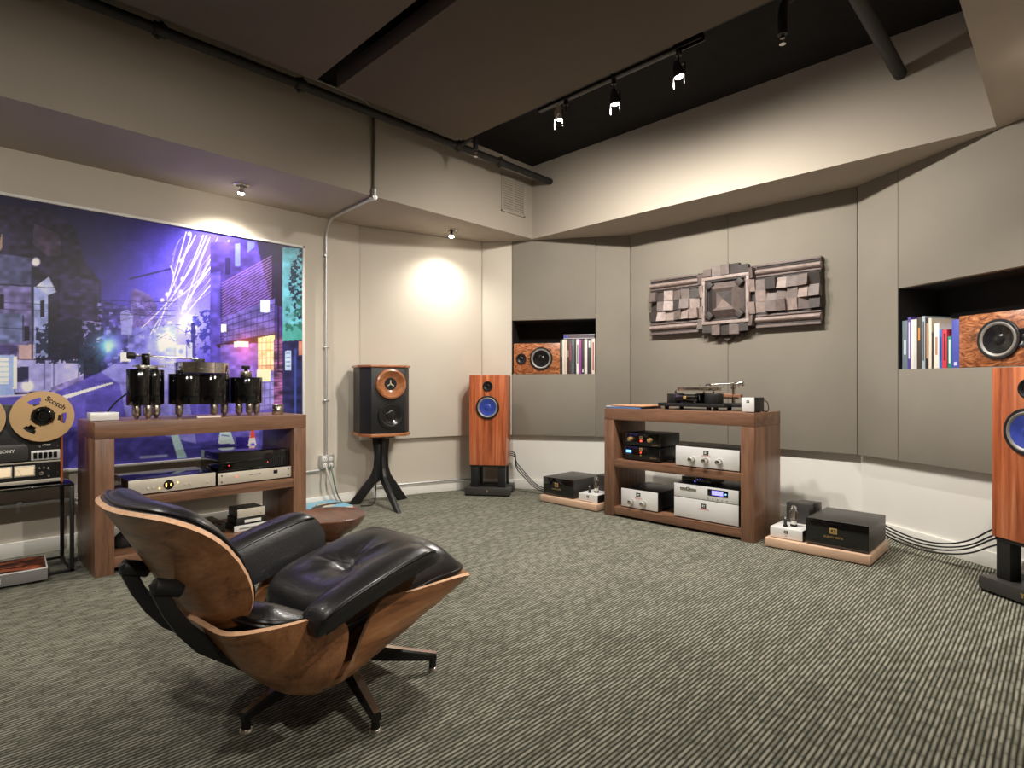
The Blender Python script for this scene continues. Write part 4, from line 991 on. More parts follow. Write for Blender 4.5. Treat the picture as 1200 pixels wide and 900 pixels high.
# lower shelf
zb_ = .09
y1_ = lr(232, 612, LRX-.08); t = comp('streamer', 'small glossy black box with blue light on bottom shelf', 'hi-fi component', (LRX-.08, y1_-.06, zb_), PI/2, .21, .22, .075, 'black_gloss', 'black_gloss')
B().cyl((.085, 0, .03), (.085, -.001, .03), .004, seg=8).obj('light', 'led_blue', t)
B().lathe([(.04, .0752), (.05, .0765), (.05, .0752)], 24, Matrix.Translation((.1, .1, 0))).obj('emblem', 'black_satin', t)
y2_ = lr(277, 612, LRX-.06)
t = comp('power_box', 'flat silver-faced box at the bottom of the small stack', 'hi-fi component', (LRX-.06, y2_-.012, zb_), PI/2, .2, .16, .04, 'silver', 'black_satin', ft=.003)
B().box(.03, .13, -.0006, 0, .015, .025).obj('marking', 'cone_ring', t)
t = comp('cassette_box', 'black box with a white label in the middle of the small stack', 'hi-fi component', (LRX-.062, y2_, zb_+.0405), PI/2, .18, .16, .042, 'black_satin', 'black_satin', ft=.002)
B().box(.05, .15, -.0008, 0, .012, .03).obj('label_strip', 'white_plastic', t)
t = comp('moving_coil_box', 'grey metal box on top of the small stack', 'hi-fi component', (LRX-.055, y2_+.005, zb_+.083), PI/2, .165, .16, .056, 'champagne', 'charcoal', ft=.004)
B().cyl((.14, 0, .018), (.14, -.002, .018), .004, seg=8).obj('light', 'cone_ring', t)
ps = qX(147, 640, LRX-.16)
b = B(); b.lathe([(0, 0), (.05, 0), (.06, .02), (.05, .055), (.03, .075), (0, .08)], 14, Matrix.Translation((0, 0, 0)) @ Matrix.Diagonal((.8, 1.2, 1, 1)))
o = b.obj('cable_bundle', 'rubber', loc=(LRX-.2, .765, zb_)); tag(o, 'black bundled cable lying on the bottom shelf', 'cable')
for v in o.data.vertices: v.co += v.co.normalized()*.012*math.sin(v.co.x*90)*math.cos(v.co.y*80)
# top of left console
y3 = lr(101, 490, LRX-.12); t = comp('small_power_box', 'small light grey metal box at the end of left console', 'hi-fi component', (LRX-.14, y3+.02, LRH), PI/2, .13, .11, .046, 'silver', 'silver', ft=.003, bev=.004)
# three drum pods of the big turntable
def drum_set(name, label, cat, cyls, loc, top, hgt):
    t = thing(name, label, cat, loc, PI/2)
    for (x, y, r_) in cyls:
        d_ = B().cyl((x, y, hgt), (x, y, top), r_, seg=56, bev=.003).obj('drum', 'black_gloss', t)
    return t
def cone_foot(t, x, y, h_):
    f = B().cyl((x, y, .02), (x, y, h_), .022, seg=22, bev=.002).cyl((x, y, .05), (x, y, .056), .0238, seg=22).obj('foot', 'steel', t)
    B().cyl((x, y, 0), (x, y, .02), .007, .017, 18).obj('spike', 'steel', f)
XD = LRX-.22; fh = .078
za, zbt = fh, .078+.142
ly = lambda px: qX(px, 450, XD)[0]
yA0, yA1 = ly(148), ly(195); yB0, yB1 = ly(199), ly(268); yC0, yC1 = ly(269.5), ly(306)
rA = (yA1-yA0)*.32
t = drum_set('tonearm_tower', 'pair of joined glossy black drums carrying the long tonearm', 'turntable', [(rA, 0, rA), ((yA1-yA0)-rA*.9, .05, rA*.9)], (XD, yA0, LRH), .284, fh)
for x, y in ((.045, -.02), (.095, -.05), ((yA1-yA0)-.045, .03)): cone_foot(t, x, y, fh)
tw = B().cyl((rA+.01, 0, 0.284), (rA+.01, 0, 0.312), .03, .026, 24, .003).cyl((rA+.06, .01, 0.284), (rA+.06, .01, 0.302), .035, seg=24, bev=.003).box(rA-.03, rA+.13, -.015, .025, 0.298, 0.308, bev=.002).obj('arm_base', 'chrome', t)
B().cyl((rA+.03, -.002, 0.308), (rA+.03, -.002, 0.374), .022, seg=24, bev=.003).obj('arm_bearing', 'black_gloss', t)
B().tube([(rA-.05, .0, 0.362), (rA+.03, 0, 0.362), (rA+.2, -.01, 0.356), (rA+.30, -.015, 0.351)], .006, 10).obj('tonearm', 'chrome', t)
B().cyl((rA-.06, 0, 0.362), (rA-.022, 0, 0.362), .021, seg=24, bev=.003).obj('counterweight', 'black_satin', t)
B().box(rA+.045, rA+.053, -.006, .006, 0.308, 0.385, bev=.001).obj('arm_lift', 'white_plastic', t)
B().box(rA+.28, rA+.335, -.03, 0, 0.3335, 0.354, bev=.002).obj('headshell', 'black_satin', t)
rB = (yB1-yB0)*.31
t = drum_set('turntable', 'glossy black twin-drum turntable with tall polished steel platter', 'turntable', [(rB, .03, rB), ((yB1-yB0)-rB, .0, rB)], (XD, yB0, LRH), .262, fh)
for x, y in ((.05, .0), ((yB1-yB0)*.68, -.06), ((yB1-yB0)*.92, .0)): cone_foot(t, x, y, fh)
mxp = Matrix.Translation(((yB1-yB0)*.55, .02, 0)); Rp = (yB1-yB0)*.45
pf = B().lathe([(0, 0.264), (Rp*.97, 0.264), (Rp, 0.267), (Rp, 0.289), (Rp*.985, 0.291), (Rp*.985, 0.293), (Rp, 0.295), (Rp, 0.329), (Rp*.98, 0.332), (0, 0.332)], 72, mxp).obj('platter', 'chrome', t)
B().cyl(((yB1-yB0)*.55, .02, 0.332), ((yB1-yB0)*.55, .02, 0.357), .004, seg=10).obj('spindle', 'chrome', pf)
B().cyl((.05, .0, 0.262), (.05, 0, 0.279), .02, seg=20, bev=.002).obj('bolt', 'charcoal', t)
rC = (yC1-yC0)/2
t = drum_set('motor_drum', 'single glossy black drum with a steel pulley near the steel puck', 'turntable', [(rC, .0, rC)], (XD, yC0, LRH), .243, fh)
for x, y in ((rC*.45, -.03), (rC, -.06), (rC*1.6, -.02)): cone_foot(t, x, y, fh)
B().cyl((rC*1.0, 0, 0.243), (rC*1.0, 0, 0.283), .036, seg=30, bev=.003).obj('pulley', 'steel', t)
B().cyl((rC, 0, 0.283), (rC, 0, 0.297), .01, seg=14).cyl((rC, 0, 0.297), (rC, 0, 0.319), .026, seg=10, bev=.006).obj('clamp_knob', 'black_satin', t)
yp = lr(325.5, 480, LRX-.12)
t = thing('steel_puck', 'ribbed polished steel puck at the end of left console', 'record weight', (LRX-.12, yp, LRH))
B().lathe([(0, 0), (.034, 0), (.036, .003), (.036, .05), (.034, .053), (.034, .056), (.036, .058), (.036, .064), (.032, .067), (0, .067)], 36).obj('body', 'steel', t)
o = B().box(0, .13, 0, .02, 0, .012, bev=.001).obj('cleaning_brush', flat(240, 226, 214), loc=(LRX-.06, lr(232, 486, LRX-.05), LRH), rot=(0, 0, PI/2)); tag(o, 'small pale bar lying on left console under the drums', 'brush')
# leads down from the tower to the small box
o = B().tube([(XD-.02, yA0+.012, LRH+.15), (XD-.05, yA0-.03, LRH+.11), (LRX-.29, yA0-.08, LRH+.04), (LRX-.285, y3+.125, LRH+.022), (LRX-.249, y3+.12, LRH+.022)], .0045, 8, 2).obj('tonearm_lead', 'rubber'); tag(o, 'black lead drooping between the joined drums and small grey box', 'cable')
# ================================================================== loudspeakers
def driver(t, name, x, z, r, y, cone, ring='black_satin', ang=None, deep=.02, cap=.35, surround='rubber', phase=False):
    mx = Matrix.Translation((x, y, z)) @ Matrix.Rotation(PI/2, 4, 'X')
    P = max(.009, .13*r)
    d_ = B().lathe([(r*.86, P*.8), (r*.88, P), (r*.97, P), (r, P*.8), (r, -.002)], 48, mx).obj(name, ring, t)
    B().lathe([(r*.87, P*.85), (r*.82, P*1.12), (r*.76, P*1.0), (r*.72, P*.75)], 48, mx).obj('surround', surround, d_)
    B().lathe([(r*.73, P*.76), (r*.55, P*.42), (r*cap*.95, P*.12)], 48, mx).obj('cone', cone, d_)
    B().lathe([(r*cap, P*.10), (r*cap*.85, P*.34), (r*cap*.5, P*.5), (0, P*.56)], 28, mx).obj('dust_cap', cone, d_)
    for i in range(6): a = i*PI/3; B().cyl((x+r*.93*math.cos(a), y-P, z+r*.93*math.sin(a)), (x+r*.93*math.cos(a), y-P-.0015, z+r*.93*math.sin(a)), r*.025, seg=8).obj('screw', 'rubber', d_)
def holed_front(b, x0, x1, z0, z1, y, holes, depth, seg=32):
    pass
def tower(label, loc, rotz, s=1.0, side=1):
    t = thing('tower_speaker', label, 'speaker', loc, rotz, 'pair of rosewood tower speakers')    # origin: cabinet front, inner corner
    w_, d_, z0, z1 = .345*s, .27*s, .272, 1.078
    xs = -w_ if side < 0 else 0.0
    B().box(xs, xs+w_, 0, d_, z0, z1, bev=.004).obj('cabinet', 'rosewood', t)
    cx = xs+w_/2
    driver(t, 'woofer', cx, z1-.295*s, .108*s, -.0005, 'cone_blue', 'black_satin', deep=.0, cap=.3, surround='cone_ring', phase=False)
    driver(t, 'tweeter', cx, z1-.10*s, .046*s, -.0005, 'cone_black', 'black_satin', deep=0, cap=.4)
    # stand
    B().box(xs+.008, xs+w_-.008, .008, d_-.008, z0-.018, z0, bev=.002).obj('stand_top', 'black_satin', t)
    for x in (xs+.012, xs+w_-.078):
        for y in (.012, d_-.075): B().box(x, x+.066, y, y+.062, .075, z0-.018, bev=.002).obj('stand_leg', 'black_satin', t)
    for y in (-.035, d_-.085): B().box(xs-.035, xs+w_+.035, y, y+.12, .012, .075, bev=.004).obj('stand_foot', 'charcoal', t)
    B().box(cx-.07, cx+.07, .05, d_-.06, .03, .075, bev=.003).obj('stand_tie', 'black_satin', t)
    B().box(cx-.009, cx+.009, -.036, -.035, .05, .056).box(cx-.003, cx+.003, -.036, -.035, .036, .056).obj('badge', 'gold_print', t)
    for x in (xs-.02, xs+w_+.02):
        for y in (-.02, d_+.02): B().cyl((x, y, 0), (x, y, .012), .012, seg=12).obj('spike', 'rubber', t)
    return t
tower('rosewood tower speaker with blue woofer on black stand beside the horn speaker', (-3.69*.972, 3.68*.972, 0), math.radians(36), .975, -1)
tower('rosewood tower speaker with blue woofer on black stand beside the shelf books', (-.273, 3.567, 0), math.radians(-36.9), 1.0, 1)
# speaker cables
def qD(px, py, d): v = ray(px, py)*d; return (v.x, v.y, max(.0065, H+v.z))
for i in range(3):          # from the terminals on the cabinet back, past its side, down to the back of the amplifier
    o = B().tube([(-3.800+.02*i, 3.748+.0145*i, .375-.02*i), (-3.790+.016*i, 3.79+.008*i, .375-.02*i), (-3.735, 3.852, .355-.02*i), qD(604, 541+3.6*i, 5.27), qD(612, 550+3.4*i, 5.22), qD(626, 567+2.4*i, 5.18), qD(641, 574+1.9*i, 5.14), qD(650, 574+2.0*i, 5.20), (-3.275+.012*i, 4.06+.012*i, .15-.016*i), (-3.22+.02*i, 4.115, .155-.016*i), (-3.165+.02*i, 4.095, .155-.016*i), (-3.15+.02*i, 4.052, .155-.016*i)], .0045, 8, 3).obj('speaker_cable', 'rubber')
    tag(o, 'black speaker cable drooping from the tower speaker to left amplifier block', 'cable', 'cables by the pale corner panel')
for i in range(4):
    ye = [620, 627.5, 632, 640][i]; zt3 = .36-.022*i
    o = B().tube([(-.90+.018*i, 4.014, .17-.02*i), (-.885+.018*i, 4.06, .17-.02*i), qD(1036, 615+3.8*i, 3.47), qD(1053, 624+3.8*i, 3.38), qD(1080, 634+3.6*i, 3.26), qD(1108, 638+3.8*i, 3.14), qD(1138, 634+(ye-620)*.75, 3.03), qD(1166, ye-2, 2.95), (-.17, 3.90-.0*i, [.30, .268, .24, .205][i]), (-.07+.006*i, 3.80-.008*i, zt3), (-.075+.02*i, 3.752-.015*i, zt3)], .0045, 8, 3).obj('speaker_cable', 'rubber')
    tag(o, 'black speaker cable sagging from right amplifier block to the tower speaker', 'cable', 'cables by the right amplifier block')
# horn speaker on tripod stand
hc = qZ(447, 590, 0)
fdir = Vector((.954, -.30)); rz_ = math.atan2(fdir.x, -fdir.y)
t = thing('horn_speaker', 'black chamfered speaker with wooden horn on a three-legged stand', 'speaker', (hc.x, hc.y, 0), rz_)
hz0, hz1 = .60, 1.135; fw2 = .135; sw = .205
plan = [(-fw2, -.2), (fw2, -.2), (sw, -.10), (sw, .12), (-sw, .12), (-sw, -.10)]
B().prism(plan, hz0, hz1, bev=.002).obj('body', 'black_satin', t)
cap = [(x*1.06, y*1.06) for x, y in plan]
B().prism(cap, hz1, hz1+.018, bev=.002).obj('top_board', 'horn_wood', t); B().prism(cap, hz0-.024, hz0, bev=.002).obj('bottom_board', 'horn_wood', t)
mx = Matrix.Translation((.02, -.2, 1.0)) @ Matrix.Rotation(PI/2, 4, 'X')
hn = B().lathe([(.124, -.0), (.124, .018), (.119, .032), (.106, .036), (.09, .026), (.07, .008), (.05, .001)], 56, mx).obj('horn', 'horn_wood', t)
B().lathe([(.052, .0005), (0, .0008)], 32, mx).obj('throat', 'niche_black', hn)
b = B()
for k in range(3): a = PI/2+k*2*PI/3; b.box(0, .03, -.004, .004, 0, .006, mx=mx @ Matrix.Rotation(a, 4, 'Z'))
b.lathe([(0, .02), (.008, .008), (.01, 0)], 14, mx).obj('phase_plug', 'cone_black', hn) if False else b.lathe([(0, .02), (.008, .008), (.01, 0)], 14, mx).obj('phase_plug', 'champagne', hn)
driver(t, 'woofer', .025, .745, .108, -.2005, 'cone_gloss', 'cone_black', deep=.0, cap=.42)
# stand: central post of three boards and splayed legs
B().cyl((0, 0, hz0-.024), (0, 0, hz0-.05), .13, .10, 6).obj('stand_top', 'black_satin', t)
feet = [qZ(414, 591, 0), qZ(467, 601, 0), qZ(472, 585, 0)]
mi_ = Matrix.Translation((hc.x, hc.y, 0)) @ Matrix.Rotation(rz_, 4, 'Z'); mi_ = mi_.inverted()
for f in feet:
    p = mi_ @ Vector((f.x, f.y, 0)); a = math.atan2(p.y, p.x); R_ = max(.24, p.length)
    prof = [(0.0, hz0-.05), (.075, hz0-.05), (.058, .40), (.066, .30), (.09, .235), (R_+.03, 0), (R_-.065, 0), (.05, .165), (.0, .20)]
    mx = Matrix.Rotation(a, 4, 'Z') @ Matrix(((1, 0, 0, 0), (0, 0, -1, .014), (0, 1, 0, 0), (0, 0, 0, 1)))
    B().prism(prof, 0, .028, mx=mx, bev=.002).obj('leg', 'black_satin', t)
o = B().tube([(hc.x+.018, hc.y-.055, .553), (hc.x+.018, hc.y-.06, .3), (hc.x+.022, hc.y-.07, .06), (hc.x+.03, hc.y-.09, .007), (hc.x+.02, hc.y-.15, .007), (hc.x-.01, hc.y-.19, .007)], .005, 8, 2).obj('speaker_cable', 'rubber')
tag(o, 'thin black cable under the three-legged speaker stand', 'cable')
# records on the floor by the wall
rp = Vector((-4.165, 2.145))
o = B().box(-.16, .16, -.16, .16, 0, .024, bev=.001).obj('record_sleeve', flat(214, 52, 60), loc=(rp.x+.012, rp.y+.03, 0), rot=(0, 0, .05)); tag(o, 'red record sleeve lying lowest on the floor by the wall', 'record')
o = B().box(-.15, .15, -.15, .15, 0, .022, bev=.001).obj('record_sleeve', flat(226, 222, 212), loc=(rp.x+.005, rp.y+.008, .024), rot=(0, 0, .05)); tag(o, 'white record sleeve between the red and blue ones on floor', 'record')
t = thing('record_sleeve', 'light blue record sleeve picturing a car on top of floor pile', 'record', (rp.x-.01, rp.y+.0, .046), .02)
B().box(-.157, .157, -.157, .157, 0, .006, bev=.001).obj('sleeve', flat(134, 190, 214), t)
rzc = Matrix.Translation((0, 0, .0061)) @ Matrix.Rotation(PI/2+.2, 4, 'Z')
B().prism([(-.14, -.06), (-.12, .0), (-.06, .02), (-.03, .055), (.05, .055), (.08, .02), (.135, .0), (.145, -.055)], 0, .0006, mx=rzc).obj('car_print', flat(58, 46, 44), t)
B().prism([(-.05, .022), (-.026, .048), (.044, .048), (.066, .022)], .0006, .001, mx=rzc).prism([(.09*math.cos(a*.4)*.6, -.06+.03*math.sin(a*.4)) for a in range(16)], .0006, .001, mx=rzc).obj('window_print', flat(214, 206, 180), t)
# ================================================================== power amplifier blocks on maple boards
def block(label_b, label_s, label_p, x0, x1, yf, black_first, nm):
    w_ = x1-x0; zt = .058
    t = thing('amplifier_board', label_p, 'board', (x0, yf, 0))
    B().box(0, w_, 0, .45, .006, zt, bev=.004).obj('board', 'maple', t)
    for x in (.04, w_-.04):
        for y in (.04, .41): B().cyl((x, y, 0), (x, y, .006), .015, seg=12).obj('pad', 'rubber', t)
    bw_ = .325; sw_ = .185
    bx, sx = ((.012, w_-sw_-.02) if black_first else (w_-bw_-.012, .02))
    t = comp('power_amplifier', label_b, 'amplifier', (x0+bx, yf+.03, zt), 0, bw_, .40, .155, 'black_gloss', 'charcoal', ft=.006)
    plate(t, bw_*.45, .098, .040, 'gold_print'); text('AUDIO NOTE', .0165, front(bw_*.45, -.0006, .062), 'gold_print', t)
    t = thing('tube_amplifier', label_s, 'amplifier', (x0+sx, yf+.035, zt), 0)
    B().box(0, sw_, .006, .38, .006, .062, bev=.002).obj('chassis', 'black_satin', t)
    B().box(0, sw_, 0, .008, .004, .064, bev=.0015).obj('front_plate', 'silver', t); B().box(.0, sw_, .006, .38, .062, .065, bev=.001).obj('deck', 'silver', t)
    plate(t, sw_*.5, .044, .022); text('AN', .009, front(sw_*.5, -.0006, .022), 'red_print', t)
    for x in (.02, sw_-.02):
        for y in (.03, .35): B().cyl((x, y, 0), (x, y, .006), .012, seg=12).obj('foot', 'rubber', t)
    B().box(.03, sw_-.018, .19, .29, .065, .19, bev=.004).obj('transformer', 'charcoal', t)
    B().box(.06, sw_-.0, .30, .375, .065, .185, bev=.004).obj('transformer', 'charcoal', t)
    so = B().cyl((.105, .10, .065), (.105, .10, .078), .02, seg=20, bev=.002).obj('tube_socket', 'rubber', t)
    vb = B().cyl((.105, .10, .078), (.105, .10, .10), .016, seg=20).obj('valve_base', 'pale_cap', t)
    B().lathe([(.0155, .1), (.022, .115), (.027, .135), (.024, .158), (.016, .17), (.014, .185), (.006, .194), (0, .195)], 28, Matrix.Translation((.105, .10, 0))).obj('valve_glass', 'glass', vb)
    B().box(.095, .115, .094, .106, .108, .16, bev=.003).cyl((.105, .1, .1), (.105, .1, .108), .006, seg=10).obj('valve_plate', 'steel', vb)
    so = B().cyl((.07, .055, .065), (.07, .055, .076), .014, seg=18, bev=.002).obj('tube_socket', 'rubber', t)
    B().cyl((.07, .055, .076), (.07, .055, .108), .0095, seg=16).obj('small_valve', 'charcoal', so)
    B().lathe([(.0095, .0), (.009, .01), (.004, .016), (0, .017)], 16, Matrix.Translation((.07, .055, .108))).obj('valve_tip', 'chrome', so)
block('black power amplifier block with gold badge toward the pale corner panel', 'silver valve amplifier on the board toward the pale corner panel', 'pale wooden board under the amplifiers toward the pale corner panel', -3.23, -2.637, 3.625, True, 'l')
block('black power amplifier block with gold badge toward the red and green books', 'silver valve amplifier between walnut console and black block', 'pale wooden board under the amplifiers toward the red and green books', -1.346, -.783, 3.588, False, 'r')
# ================================================================== niches: burl speakers and books
def niche_thing(name, label, cat, mxn, s, y, z, group=None):
    p = mxn @ Vector((s, y, z)); a = math.atan2(mxn[1][0], mxn[0][0])
    return thing(name, label, cat, p, a, group)
def shelf_speaker(label, mxn, s, w_, flip):
    t = niche_thing('shelf_speaker', label, 'speaker', mxn, s, .012, NZ0, 'burl speakers in the wall niches'); h_ = .292
    B().box(0, w_, 0, .27, 0.002, h_, bev=.003).obj('cabinet', 'burl', t)
    a, b_ = (w_*.17, w_*.60) if not flip else (w_-.07, .214)
    driver(t, 'woofer', b_, h_*.5, .108, -.0005, 'cone_gloss', 'black_satin', deep=0, cap=.3, surround='cone_ring')
    driver(t, 'tweeter', a, h_*.5, .05, -.0005, 'cone_black', 'black_satin', deep=0, cap=.4)
su = lambda px, P0, P1: None
def along(px, p0, p1):                     # distance along a wall segment where a pixel column meets it
    v = ray(px, 450); d = (p1-p0).normalized(); den = v.x*d.y-v.y*d.x
    t = (p0.x*d.y-p0.y*d.x)/den; P = Vector((v.x*t, v.y*t)); return (P-p0).dot(d)
uL = (iL-oL).normalized(); q0L = oL+uL*g; uR = (oR-iR).normalized(); q0R = iR+uR*(NI+g)
sA = max(.008, along(601.5, q0L, iL)); sB = along(656, q0L, iL)
shelf_speaker('burl-veneered speaker lying in the niche by the pale corner panel', NMXL, sA, sB-sA, False)
sC = along(1122, q0R, oR); shelf_speaker('burl-veneered speaker lying in the niche with red and green books', NMXR, sC, min(.465, NL-.008-sC), True)
def book(mxn, s0, s1, ztop, col, label, group, depth=.22, y=.015, stripe=None, cat='book'):
    t = niche_thing('book', label, cat, mxn, s0, y, NZ0+.001, group); w_ = max(.006, s1-s0-.0006); h_ = ztop-NZ0-.002
    b = B(); b.box(0, .0016, 0, depth, 0, h_); b.box(w_-.0016, w_, 0, depth, 0, h_); b.box(0, w_, 0, .002, 0, h_, bev=.0004)
    b.obj('cover', flat(*col), t)
    B().box(.0016, w_-.0016, .002, depth-.003, .002, h_-.003).obj('pages', flat(232, 226, 212), t)
    if stripe:
        c, za_, zb2 = stripe; B().box(w_*.3, w_*.7, -.0004, .0001, h_*za_, h_*zb2).obj('spine_print', flat(*c), t)
# near niche (14 spines): pixel column, top row, colour
spn = [(170, 240, 175, (112, 128, 138), 'grey and pale blue', ((206, 222, 228), .3, .6)), (240, 282, 125, (92, 74, 158), 'purple', ((220, 214, 240), .2, .9)), (282, 325, 160, (236, 234, 230), 'plain white', None),
       (325, 362, 155, (226, 224, 224), 'thin pale white', None), (362, 420, 130, (74, 66, 62), 'dark brown with orange title', ((214, 146, 66), .55, .8)), (425, 472, 115, (176, 190, 200), 'tall pale blue-grey', ((70, 76, 86), .15, .9)),
       (474, 515, 140, (52, 44, 42), 'thin dark with orange marks', ((206, 146, 96), .2, .9)), (516, 555, 140, (238, 226, 208), 'cream', None), (558, 582, 330, (64, 58, 58), 'short thin charcoal', None),
       (583, 655, 210, (242, 238, 228), 'thick white', ((196, 150, 130), .3, .7)), (656, 695, 290, (66, 112, 196), 'short blue', ((40, 66, 136), .2, .8)), (696, 757, 290, (228, 66, 82), 'short red', ((120, 24, 40), .2, .9)),
       (766, 819, 380, (46, 140, 126), 'shortest green', ((226, 240, 236), .15, .9)), (820, 920, 160, (84, 92, 186), 'thick violet-blue', ((210, 214, 240), .05, .12))]
gx = 'books in the niche with short coloured books'
for a, b_, tp, col, nm, st in spn:
    pa, pb = 1040+a/11.24, 1040+b_/11.24; s0, s1 = max(.0075, along(pa, q0R, oR)), along(pb, q0R, oR)
    P = q0R+uR*(s0+s1)/2; d = -S_*P.x+C_*P.y; zt2 = H+(450-(360+tp/11.24))/F*d
    book(NMXR, s0, s1, zt2, col, nm+' book standing in the niche with short coloured books', gx, .2, .015, st)
o = B().box(0, .27, 0, .2, 0, .02, bev=.001).obj('book', flat(168, 156, 140))
mm = NMXR @ Vector((along(1040+556/11.24, q0R, oR), .06, 0)); 
P = Vector((mm.x, mm.y)); d = -S_*P.x+C_*P.y
bpy.data.objects.remove(o)
t = niche_thing('book', 'large taupe book standing flat behind the short ones in niche', 'book', NMXR, along(1040+562/11.24, q0R, oR), .225, NZ0+.001, gx)
wb = along(1040+818/11.24, q0R, oR)-along(1040+562/11.24, q0R, oR)
B().box(0, wb, 0, .03, 0, .27, bev=.001).obj('cover', flat(168, 156, 140), t); B().box(.004, wb-.002, .003, .027, .2705, .272).obj('pages', flat(232, 226, 212), t)
# far niche
spf = [(86, 124, 245, (52, 48, 48), 'black', ((190, 186, 180), .5, .95)), (125, 160, 245, (238, 232, 220), 'ivory', None), (161, 208, 245, (226, 208, 188), 'pale beige', None), (209, 240, 250, (72, 58, 58), 'thin brown', ((190, 180, 180), .5, .7)),
       (241, 276, 250, (92, 70, 74), 'thin plum', ((190, 80, 90), .4, .9)), (277, 330, 238, (96, 108, 112), 'grey-green', ((60, 68, 74), .3, .8)), (331, 362, 245, (58, 56, 56), 'thin charcoal', None), (363, 408, 238, (244, 240, 236), 'white with dark title', ((80, 76, 84), .3, .85)),
       (409, 450, 242, (158, 72, 168), 'magenta and purple', ((232, 90, 150), .75, .98)), (451, 500, 245, (66, 58, 56), 'dark brown', ((210, 206, 204), .05, .15)), (501, 552, 238, (236, 234, 228), 'thick white', None),
       (553, 622, 235, (66, 62, 64), 'thick charcoal with white letters', ((232, 230, 230), .75, .95)), (624, 684, 232, (240, 222, 208), 'pale peach', ((170, 96, 84), .1, .9))]
gx = 'books in the niche by the pale corner panel'
f0_, f1_ = along(650+86/13.85, q0L, iL), along(650+684/13.85, q0L, iL)
def fit(q): return f0_+(q-f0_)*min(1, (NL-.0075-f0_)/(f1_-f0_))      # the row of books stops at the niche side
for a, b_, tp, col, nm, st in spf:
    pa, pb = 650+a/13.85, 650+b_/13.85; s0, s1 = fit(along(pa, q0L, iL)), fit(along(pb, q0L, iL))
    P = q0L+uL*(s0+s1)/2; d = -S_*P.x+C_*P.y; zt2 = H+(450-(380+tp/13.85))/F*d
    book(NMXL, s0, s1, zt2, col, nm+' book standing in the niche by the pale corner panel', gx, .2, .015, st)
s0, s1 = fit(along(650+145/13.85, q0L, iL)), fit(along(650+684/13.85, q0L, iL)); P = q0L+uL*(s0+s1)/2; d = -S_*P.x+C_*P.y
zt2 = H+(450-(380+232/13.85))/F*d
t = niche_thing('plastic_case', 'clear-edged flat case lying on top of the books by the pale corner panel', 'case', NMXL, s0, .02, zt2+.001)
B().box(0, s1-s0-.004, 0, .19, 0, .006, bev=.001).box(0, s1-s0-.004, 0, .19, .034, .04, bev=.001).obj('lid', flat(206, 200, 206), t); B().box(.004, s1-s0-.008, .004, .185, .006, .034).obj('contents', flat(104, 92, 104), t); B().box(.0, .035, -.001, .004, .006, .03).obj('tab', flat(70, 84, 180), t)
# ================================================================== wooden wall sculpture
AY = YC-.002
ax0 = qY(762.5, 350, AY-.05)[0]; ax1 = qY(962, 345, AY-.06)[0]; bx0 = qY(820, 350, AY-.06)[0]; bx1 = qY(884, 350, AY-.06)[0]
az0, az1 = 1.425, 1.905
t = thing('wood_relief', 'long grey carved wooden relief of blocks and mouldings on the wall', 'wall art', ((ax0+ax1)/2, AY, (az0+az1)/2))
cx_ = (ax0+ax1)/2; Lx = lambda x: x-cx_; hz = (az1-az0)/2; am = ['art_dark', 'art_mid', 'art_light']
B().box(Lx(ax0), Lx(ax1), -.035, 0, -hz, hz, bev=.002).obj('backboard', 'art_dark', t)
R2 = random.Random(4)
mesh_cache = {}
def blockpiece(x0, x1, z0, z1, dep, tiltx, tiltz, m, name='block'):
    vs2 = []
    for (x, z) in ((x0, z0), (x1, z0), (x1, z1), (x0, z1)):
        f = dep+tiltx*((x-x0)/(x1-x0)-.5)+tiltz*((z-z0)/(z1-z0)-.5); vs2 += [(x, -.03, z), (x, -.03-f, z)]
    fs = [(1, 3, 5, 7), (0, 1, 3, 2), (2, 3, 5, 4), (4, 5, 7, 6), (6, 7, 1, 0), (0, 2, 4, 6)]
    return B().verts(vs2, fs).obj(name, m, t)
for (xa_, xb_, nc) in ((ax0, bx0-.012, 6), (bx1+.012, ax1, 6)):
    xa_, xb_ = Lx(xa_), Lx(xb_); mh = .115
    for sgn in (1, -1):
        for (o0, o1, dp_, m) in ((0, .018, .03, 'art_mid'), (.018, .032, .018, 'art_dark'), (.032, .085, .05, 'art_light'), (.085, .098, .03, 'art_mid'), (.098, .112, .02, 'art_dark')):
            za_, zb2 = sorted((sgn*(hz-o0), sgn*(hz-o1)))
            if m == 'art_light':
                p = [(-.03, za_)]+[(-.03-.05*math.sin(PI*k/8)**.7, lerp(za_, zb2, k/8)) for k in range(1, 8)]+[(-.03, zb2)]
                vs2 = [(x, y, z) for x in (xa_, xb_) for y, z in p]; n_p = len(p)
                B().verts(vs2, [(k, k+1, n_p+k+1, n_p+k) for k in range(n_p-1)]+[tuple(range(n_p)), tuple(range(n_p, 2*n_p))]).obj('moulding', m, t)
            else: B().box(xa_, xb_, -.03-dp_, -.03, za_, zb2, bev=.002).obj('moulding', m, t)
    bh_ = (2*hz-2*mh)/3; bw2 = (xb_-xa_)/nc
    for r_ in range(3):
        for c_ in range(nc):
            z0_ = -hz+mh+bh_*r_; x0_ = xa_+bw2*c_
            blockpiece(x0_+.001, x0_+bw2-.001, z0_+.001, z0_+bh_-.001, R2.choice((.02, .035, .05, .065)), R2.uniform(-.03, .03), R2.uniform(-.03, .03), R2.choice(('art_mid', 'art_mid', 'art_light', 'art_dark')))
cx0, cx1 = Lx(bx0), Lx(bx1); cm = (cx0+cx1)/2; cw = (cx1-cx0)/2
